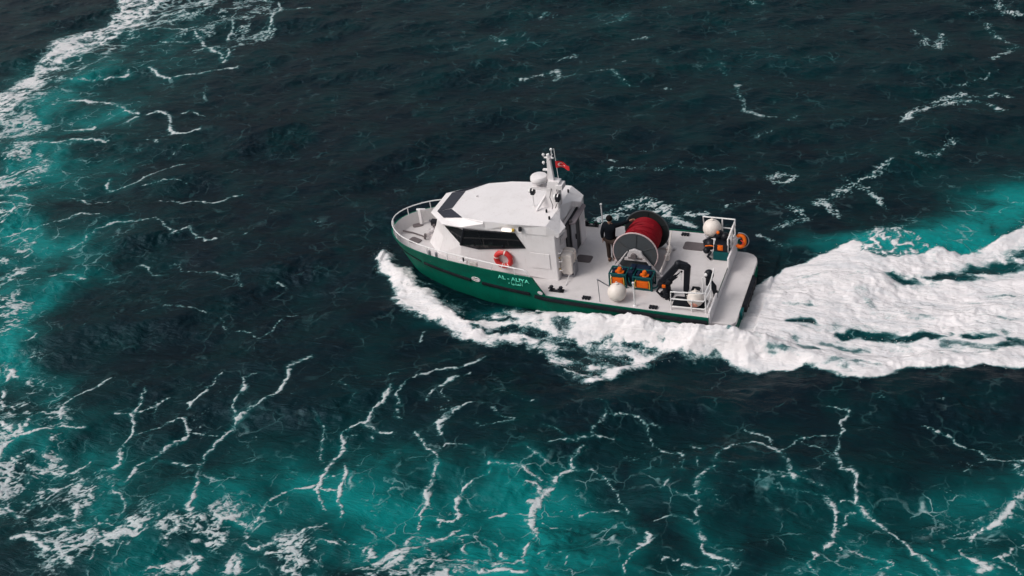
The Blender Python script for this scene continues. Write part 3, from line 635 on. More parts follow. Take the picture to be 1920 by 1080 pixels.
b = MB(); b.box(-.19, .02, -.1, .12, .05, .28); b.tube([(-.1, -.1, .2), (-.22, -.14, .1)], .03, 8); b.build('gearbox', M['rubber'], wi, bevel=.02)
dp = empty('dive_compressor', (4.95, 1.15, DK), label='black machine with orange stripes on teal base inside the far stern rail', cat='compressor')
b = MB(); b.box(-.12, .42, -.28, .12, .01, .34); b.build('base_tank', M['teal'], dp, bevel=.03)
b = MB(); b.box(-.10, .38, -.24, .2, .34, .62); b.ball((-.28, .05, .42), .20, 12); b.ball((-.38, -.08, .25), .13, 10); b.ball((-.02, .25, .72), .18, 12); b.ball((.2, .2, .70), .16, 12); b.tube([(-.45, .0, .35), (-.52, .1, .5), (-.3, .2, .62), (-.1, .15, .7)], .05, 8); b.tube([(-.2, -.2, .3), (-.3, -.28, .12), (-.18, -.3, .0 + .04)], .05, 8); b.build('engine', M['black'], dp, bevel=.02)
b = MB(); b.lathe([(.001, -.03), (.07, -.03), (.09, 0), (.09, .05)], (.12, -.26, .50), axis='y', n=16); b.box(.04, .22, -.27, -.245, .42, .62); b.build('warning_cover', M['orange'], dp)
b = MB(); b.tube([(-.42, -.12, .44), (-.25, -.18, .52), (-.12, -.2, .52)], .022, 6); b.build('stripe', M['orange'], dp)
b = MB(); b.ball((-.02, .1, .9), .06, 8); b.build('filler_cap', M['orange'], dp)
# ------------------------------------------------------------------ ball fenders
def ball_fender(x, y, z, r_, label):
    t = empty('ball_fender', (x, y, z), label=label, cat='fender', group='white ball fenders on the aft deck')
    b = MB(); b.ball((0, 0, 0), r_, 22); b.build('ball', M['fender'], t)
    b = MB(); b.lathe([(.07, -.02), (.06, .05), (.03, .07), (.001, .07)], (0, 0, r_ - .02), n=12); b.tube([(math.cos(a) * .03, 0, r_ + .07 + math.sin(a) * .03) for a in np.linspace(0, 6.28, 10, endpoint=False)], .01, 5, closed=True)
    b.build('eye', M['fender'], t); return t
ball_fender(2.27, -2.14, DK + .32, .32, 'white ball fender lying on deck in front of the power packs')
bp_ = ball_fender(4.88, -2.0, DK + .34, .275, 'white ball fender with pink patch behind the near stern rail')
ball_fender(4.66, 1.55, 1.68, .32, 'white ball fender resting on the black machine inside far stern rail')
b = MB(); b.lathe([(.001, -.015), (.10, -.004), (.13, .02)], (0, 0, 0), axis='y', n=14)
pk = b.build('patch', mat('pink_patch', (.75, .32, .24), .5), bp_)
pk.location = (.0, -.262, -.10); pk.rotation_euler = (.35, 0, 0); pk.scale = (1, .6, .8)
# ------------------------------------------------------------------ life raft, lifebuoys
lr = empty('life_raft', (.17, -.90, DK), label='cream life raft canister strapped behind the wheelhouse', cat='life raft')
b = MB(); b.prism(rr_poly(-.21, .22, .10, .92, .12), 'y', -.28, .26); b.build('canister', M['raft'], lr, bevel=.04, seg=3)
b = MB()
for y in (-.02, .14): b.tube([(x, y, z) for x, z in rr_poly(-.225, .235, .09, .935, .13)], .018, 6, closed=True)
b.build('strap', M['fender'], lr)
b = MB(); b.box(-.2, .22, -.25, .25, .01, .08); b.box(.21, .26, -.2, .2, .02, .5); b.build('cradle', M['steel'], lr, bevel=.01)
lb = empty('lifebuoy', (-2.0, -1.53, 1.50), label='red lifebuoy hanging on the white wheelhouse side', cat='lifebuoy')
b = MB(); q = [(math.cos(a) * .275, 0, math.sin(a) * .275) for a in np.linspace(0, 2 * math.pi, 40, endpoint=False)]; b.tube(q, .092, 12, closed=True); b.build('ring', M['redbuoy'], lb)
for a0 in (R(75), R(165), R(255), R(315)):
    b = MB(); aa = np.linspace(a0 - .07, a0 + .07, 4); b.tube([(math.cos(a) * .275, 0, math.sin(a) * .275) for a in aa], .096, 12); b.build('band', M['fender'], lb)
b = MB(); b.tube([(math.cos(a) * (.37 - .03 * abs(math.sin(2 * a))), -.02, math.sin(a) * (.37 - .03 * abs(math.sin(2 * a)))) for a in np.linspace(0, 2 * math.pi, 40, endpoint=False)], .01, 5, closed=True)
b.tube([(.02, -.06, .2), (.04, -.05, -.3), (.10, -.04, -.38)], .014, 5); b.build('grab_line', M['raft'], lb)
lb = empty('lifebuoy', (5.66, 1.48, 1.30), label='orange horseshoe lifebuoy on the outside of the far stern rail', cat='lifebuoy')
b = MB(); b.tube([(math.cos(a) * .15, math.sin(a) * .07, math.sin(a) * .19) for a in np.linspace(-2.4, 2.4, 20)], .066, 10); b.build('float', M['orange'], lb)
b = MB(); b.tube([(math.cos(a) * .28, .05, math.sin(a) * .3) for a in np.linspace(-1.9, 1.9, 24)], .018, 6); b.tube([(-.28, 0, .1), (0, 0, .12)], .02, 6); b.build('bracket', M['steel'], lb)
b = MB(); b.tube([(.02, -.06, .08), (.13, -.1, .0), (.05, -.08, -.12)], .02, 6); b.build('light', M['redbuoy'], lb)

# ------------------------------------------------------------------ the crew member
def skinned(name, verts, edges, radii, mt, parent, root=0, sub=2, extra=None):
    me = bpy.data.meshes.new(name); me.from_pydata(verts, edges, []); me.update()
    o = bpy.data.objects.new(name, me); COL.objects.link(o); o.parent = parent
    s_ = o.modifiers.new('skin', 'SKIN'); s_.use_smooth_shade = True
    ly = me.skin_vertices[0].data if me.skin_vertices else None
    if ly is None:
        bm = bmesh.new(); bm.from_mesh(me); bm.verts.layers.skin.verify(); bm.to_mesh(me); bm.free(); ly = me.skin_vertices[0].data
    for i, r_ in enumerate(radii): ly[i].radius = (r_, r_) if not hasattr(r_, '__len__') else r_; ly[i].use_root = (i == root)
    sb = o.modifiers.new('sub', 'SUBSURF'); sb.levels = sub; sb.render_levels = sub
    dg = bpy.context.evaluated_depsgraph_get(); bpy.context.view_layer.update(); dg = bpy.context.evaluated_depsgraph_get()
    m2 = bpy.data.meshes.new_from_object(o.evaluated_get(dg)); o.modifiers.clear(); o.data = m2; m2.name = name
    m2.materials.clear(); m2.materials.append(mt); m2.polygons.foreach_set('use_smooth', [True] * len(m2.polygons))
    return o
man = empty('person', (1.40, .12, DK), rz=0, label='person in black jacket and brown trousers seen from behind, one arm reaching to the reel', cat='person')
# body faces +y (away from the camera); +x is his right
HIP = 0.93
V = [(0, 0, HIP), (0, .01, 1.10), (0, 0, 1.28), (0, -.01, 1.42), (0, .0, 1.50), (0, .02, 1.56), (0, .03, 1.64), (0, .03, 1.71),          # 0-7 spine..head
     (.17, -.01, 1.43), (.33, .10, 1.42), (.55, .26, 1.47), (.62, .31, 1.49),                                                            # 8-11 right arm reaching
     (-.17, -.01, 1.42), (-.25, -.03, 1.14), (-.27, .03, .90), (-.27, .05, .83),                                                         # 12-15 left arm hanging
     (.09, 0, .88), (.11, .04, .50), (.10, -.02, .09), (.11, .12, .04),                                                                  # 16-19 right leg
     (-.09, 0, .88), (-.09, .03, .50), (-.07, -.03, .09), (-.08, .11, .04)]                                                              # 20-23 left leg
Ed = [(0, 1), (1, 2), (2, 3), (3, 4), (4, 5), (5, 6), (6, 7), (3, 8), (8, 9), (9, 10), (10, 11), (3, 12), (12, 13), (13, 14), (14, 15), (0, 16), (16, 17), (17, 18), (18, 19), (0, 20), (20, 21), (21, 22), (22, 23)]
Rd = [.13, .12, .13, .12, .06, .065, .085, .075, .065, .045, .033, .03, .065, .045, .033, .03, .085, .058, .042, .035, .085, .058, .042, .035]
def fingers(base, d, side, V_, E_, R_, root):
    d = Vector(d).normalized(); sd_ = Vector(side).normalized(); dn = d.cross(sd_)
    pv = len(V_); V_.append(tuple(Vector(base) + d * .05)); E_.append((root, pv)); R_.append(.034)
    for k, (o_, l_) in enumerate(((-.030, .070), (-.010, .080), (.010, .075), (.030, .060))):
        p0 = Vector(base) + d * .085 + sd_ * o_; p1 = p0 + d * l_ * .5 + dn * .008; p2 = p1 + d * l_ * .5 + dn * .022
        n_ = len(V_); V_ += [tuple(p0), tuple(p1), tuple(p2)]; E_ += [(pv, n_), (n_, n_ + 1), (n_ + 1, n_ + 2)]; R_ += [.010, .009, .008]
    p0 = Vector(base) + d * .035 - sd_ * .04; p1 = p0 + d * .035 - sd_ * .02 + dn * .01; n_ = len(V_); V_ += [tuple(p0), tuple(p1)]; E_ += [(pv, n_), (n_, n_ + 1)]; R_ += [.012, .009]
fingers((.62, .31, 1.49), (.75, .5, .1), (0, -.2, 1), V, Ed, Rd, 11)
fingers((-.27, .05, .83), (0, .12, -1), (0, -1, -.1), V, Ed, Rd, 15)
body = skinned('body', V, Ed, Rd, M['skin'], man)
# face: nose, eyes, ears
b = MB(); b.ball((0, .125, 1.635), .016, 8, sy=1.3, sz=1.4); b.build('nose', M['skin'], man)
for sx in (-1, 1): b = MB(); b.ball((sx * .088, .02, 1.64), .022, 8, sx=.5, sz=1.4); b.build('ear', M['skin'], man)
for sx in (-1, 1): b = MB(); b.ball((sx * .032, .108, 1.655), .012, 8); b.build('eye', M['black'], man)
jk = skinned('jacket', [(0, 0, .86), (0, .01, 1.02), (0, .0, 1.2), (0, -.01, 1.40), (0, .0, 1.49), (.18, -.01, 1.43), (.33, .10, 1.42), (.55, .26, 1.47), (.60, .295, 1.485), (-.18, -.01, 1.42), (-.26, -.03, 1.14), (-.28, .03, .93), (-.28, .04, .88)],
    [(0, 1), (1, 2), (2, 3), (3, 4), (3, 5), (5, 6), (6, 7), (7, 8), (3, 9), (9, 10), (10, 11), (11, 12)], [(.20, .16), (.185, .15), (.20, .155), (.19, .14), .085, .095, .073, .055, .052, .095, .073, .056, .052], M['jacket'], man)
ts = skinned('trousers', [(0, 0, .92), (.09, 0, .84), (.11, .04, .50), (.10, -.02, .13), (-.09, 0, .84), (-.09, .03, .50), (-.07, -.03, .13)], [(0, 1), (1, 2), (2, 3), (0, 4), (4, 5), (5, 6)], [.15, .105, .078, .066, .105, .078, .066], M['trousers'], man)
b = MB(); b.ball((0, .012, 1.685), .108, 16, sy=1.12, sz=.98); b.build('hair', M['hair'], man)
for x in (.10, -.075): b = MB(); b.ball((x, .05, .045), .055, 12, sy=2.4, sz=.8); b.build('shoe', M['shoe'], man)
man.scale = (1.06, 1.06, 1.04)
# ------------------------------------------------------------------ the sea
def ground(px, py):
    d = CF * FPX + CR * (px - 960) - CU * (py - 540); t = -CAM[2] / d[2]; return CAM[:2] + d[:2] * t
PERM = rng.permutation(256).astype(np.int32); PERM = np.r_[PERM, PERM]
GA = rng.uniform(0, 2 * np.pi, 256).astype(np.float32); GX, GY = np.cos(GA), np.sin(GA)
def gnoise(x, y):
    xi = np.floor(x).astype(np.int32); yi = np.floor(y).astype(np.int32); xf = (x - xi).astype(np.float32); yf = (y - yi).astype(np.float32)
    u = xf * xf * xf * (xf * (xf * 6 - 15) + 10); v = yf * yf * yf * (yf * (yf * 6 - 15) + 10)
    def g(ix, iy, fx, fy): h = PERM[PERM[ix & 255] + (iy & 255)]; return GX[h] * fx + GY[h] * fy
    a = g(xi, yi, xf, yf); b = g(xi + 1, yi, xf - 1, yf); c = g(xi, yi + 1, xf, yf - 1); d = g(xi + 1, yi + 1, xf - 1, yf - 1)
    return (a + (b - a) * u + ((c + (d - c) * u) - (a + (b - a) * u)) * v) * 1.5
def fbm(x, y, s, o=4, gain=.5, off=0):
    r_ = 0; a = 1; f = s
    for k in range(o): r_ = r_ + a * gnoise(x * f + off + 17.3 * k, y * f - off * 1.7 + 9.1 * k); a *= gain; f *= 2.03
    return r_
def axis(lo, hi, steps, far):
    """fine between lo and hi (list of (until, step)), growing outwards to +-far"""
    a = [lo]
    for until, st0, st1 in steps:
        l0 = a[-1]
        while a[-1] < until: a.append(a[-1] + st0 + (st1 - st0) * (a[-1] - l0) / (until - l0))
    s_ = .12; 
    while a[-1] < far: a.append(a[-1] + s_); s_ *= 1.16
    s_ = .12; pre = [lo]
    while pre[-1] > -far: pre.append(pre[-1] - s_); s_ *= 1.16
    return np.array(pre[::-1][:-1] + a, np.float64)
AX = axis(-51, 16, [(-20, .085, .055), (16, .052, .045)], 900)
AY = axis(-19, 31, [(-2, .034, .045), (31, .045, .085)], 900)
NX, NY = len(AX), len(AY)
GXX, GYY = np.meshgrid(AX, AY); X = GXX.ravel(); Y = GYY.ravel()
# domain warp gives the foam lines their ragged, curling edges
wx = .30 * fbm(X, Y, .55, 4, .55, 3.1) + .10 * fbm(X, Y, 3.1, 3, .6, 41); wy = .30 * fbm(X, Y, .55, 4, .55, 71.7) + .10 * fbm(X, Y, 3.1, 3, .6, 77)
WX = (X + wx * .55).reshape(NY, NX); WY = (Y + wy * .55).reshape(NY, NX)
def rng_idx(x0, x1, y0, y1):
    return max(0, np.searchsorted(AX, x0) - 1), min(NX, np.searchsorted(AX, x1) + 1), max(0, np.searchsorted(AY, y0) - 1), min(NY, np.searchsorted(AY, y1) + 1)
def stroke(F_, pts, I=1.0, wide=1.0, power=2, add=False, sub=False, mn=0.02):
    """pts: (px, py, width px) in photograph coordinates laid on the water plane"""
    P = []
    for px, py, wd in pts:
        g = ground(px, py); dist = math.sqrt((g[0] - CAM[0])**2 + (g[1] - CAM[1])**2 + CAM[2]**2)
        P.append((g[0], g[1], max(mn, wd * dist / FPX * (.45 if power == 1 else .5) * wide + .008)))
    if len(P) == 1: P.append((P[0][0] + .01, P[0][1], P[0][2]))
    for (ax, ay, aw), (bx, by, bw) in zip(P[:-1], P[1:]):
        m = (3.6 if power == 1 else 2.2) * max(aw, bw) + .5
        i0, i1, j0, j1 = rng_idx(min(ax, bx) - m, max(ax, bx) + m, min(ay, by) - m, max(ay, by) + m)
        if i1 <= i0 or j1 <= j0: continue
        x = WX[j0:j1, i0:i1]; y = WY[j0:j1, i0:i1]; dx, dy = bx - ax, by - ay; L = dx * dx + dy * dy + 1e-9
        t = np.clip(((x - ax) * dx + (y - ay) * dy) / L, 0, 1); d = np.hypot(x - ax - t * dx, y - ay - t * dy); wd = aw + (bw - aw) * t
        v = I * (np.exp(-(d / wd) ** 2) if power == 2 else .70 * np.exp(-(d / wd) ** 2) + .42 * np.exp(-d / (1.5 * wd + .05)))
        S = F_[j0:j1, i0:i1]
        if sub: S[:] = np.minimum(S, 1 - v) if False else S * (1 - np.clip(v, 0, 1))
        else: np.maximum(S, v, out=S)
def poly_sd(pts, x, y):
    n_ = len(pts); d = np.full(x.shape, 1e9); ins = np.zeros(x.shape, bool)
    for i in range(n_):
        ax, ay = pts[i]; bx, by = pts[(i + 1) % n_]; dx, dy = bx - ax, by - ay
        t = np.clip(((x - ax) * dx + (y - ay) * dy) / (dx * dx + dy * dy + 1e-9), 0, 1)
        d = np.minimum(d, np.hypot(x - ax - t * dx, y - ay - t * dy))
        c = ((ay > y) != (by > y)) & (x < (bx - ax) * (y - ay) / (by - ay + 1e-12) + ax); ins ^= c
    return np.where(ins, d, -d)
def region(pts, soft, warp=1.0):
    """pts in photograph pixels -> 0..1 inside with a soft rim of `soft` metres"""
    P = [tuple(ground(*p)) for p in pts]; xs = [p[0] for p in P]; ys = [p[1] for p in P]
    i0, i1, j0, j1 = rng_idx(min(xs) - 1.5, max(xs) + 1.5, min(ys) - 1.5, max(ys) + 1.5)
    o = np.zeros((NY, NX)); x = GXX[j0:j1, i0:i1] + warp * (WX - GXX)[j0:j1, i0:i1]; y = GYY[j0:j1, i0:i1] + warp * (WY - GYY)[j0:j1, i0:i1]
    o[j0:j1, i0:i1] = np.clip(.5 + poly_sd(P, x, y) / (2 * soft), 0, 1); return o
FOAM = np.zeros((NY, NX)); TEAL = np.zeros((NY, NX)); SOLID = np.zeros((NY, NX))
ZN = {'A': (0, 0, 2), 'B': (0, 540, 2), 'C': (640, 600, 2.25), 'D': (1280, 600, 2.25), 'E': (1280, 0, 2), 'F': (640, 0, 2.7), 'G': (1340, 400, 3.176), 'H': (690, 460, 2.954), 'Z': (0, 0, 1)}
def conv(z, nums):
    ox, oy, s_ = ZN[z]; return [(ox + nums[i] / s_, oy + nums[i + 1] / s_, nums[i + 2] / s_) for i in range(0, len(nums), 3)]
def conv2(z, nums):
    ox, oy, s_ = ZN[z]; return [(ox + nums[i] / s_, oy + nums[i + 1] / s_) for i in range(0, len(nums), 2)]
VN = np.zeros((NY, NX)); EN = np.zeros((NY, NX))
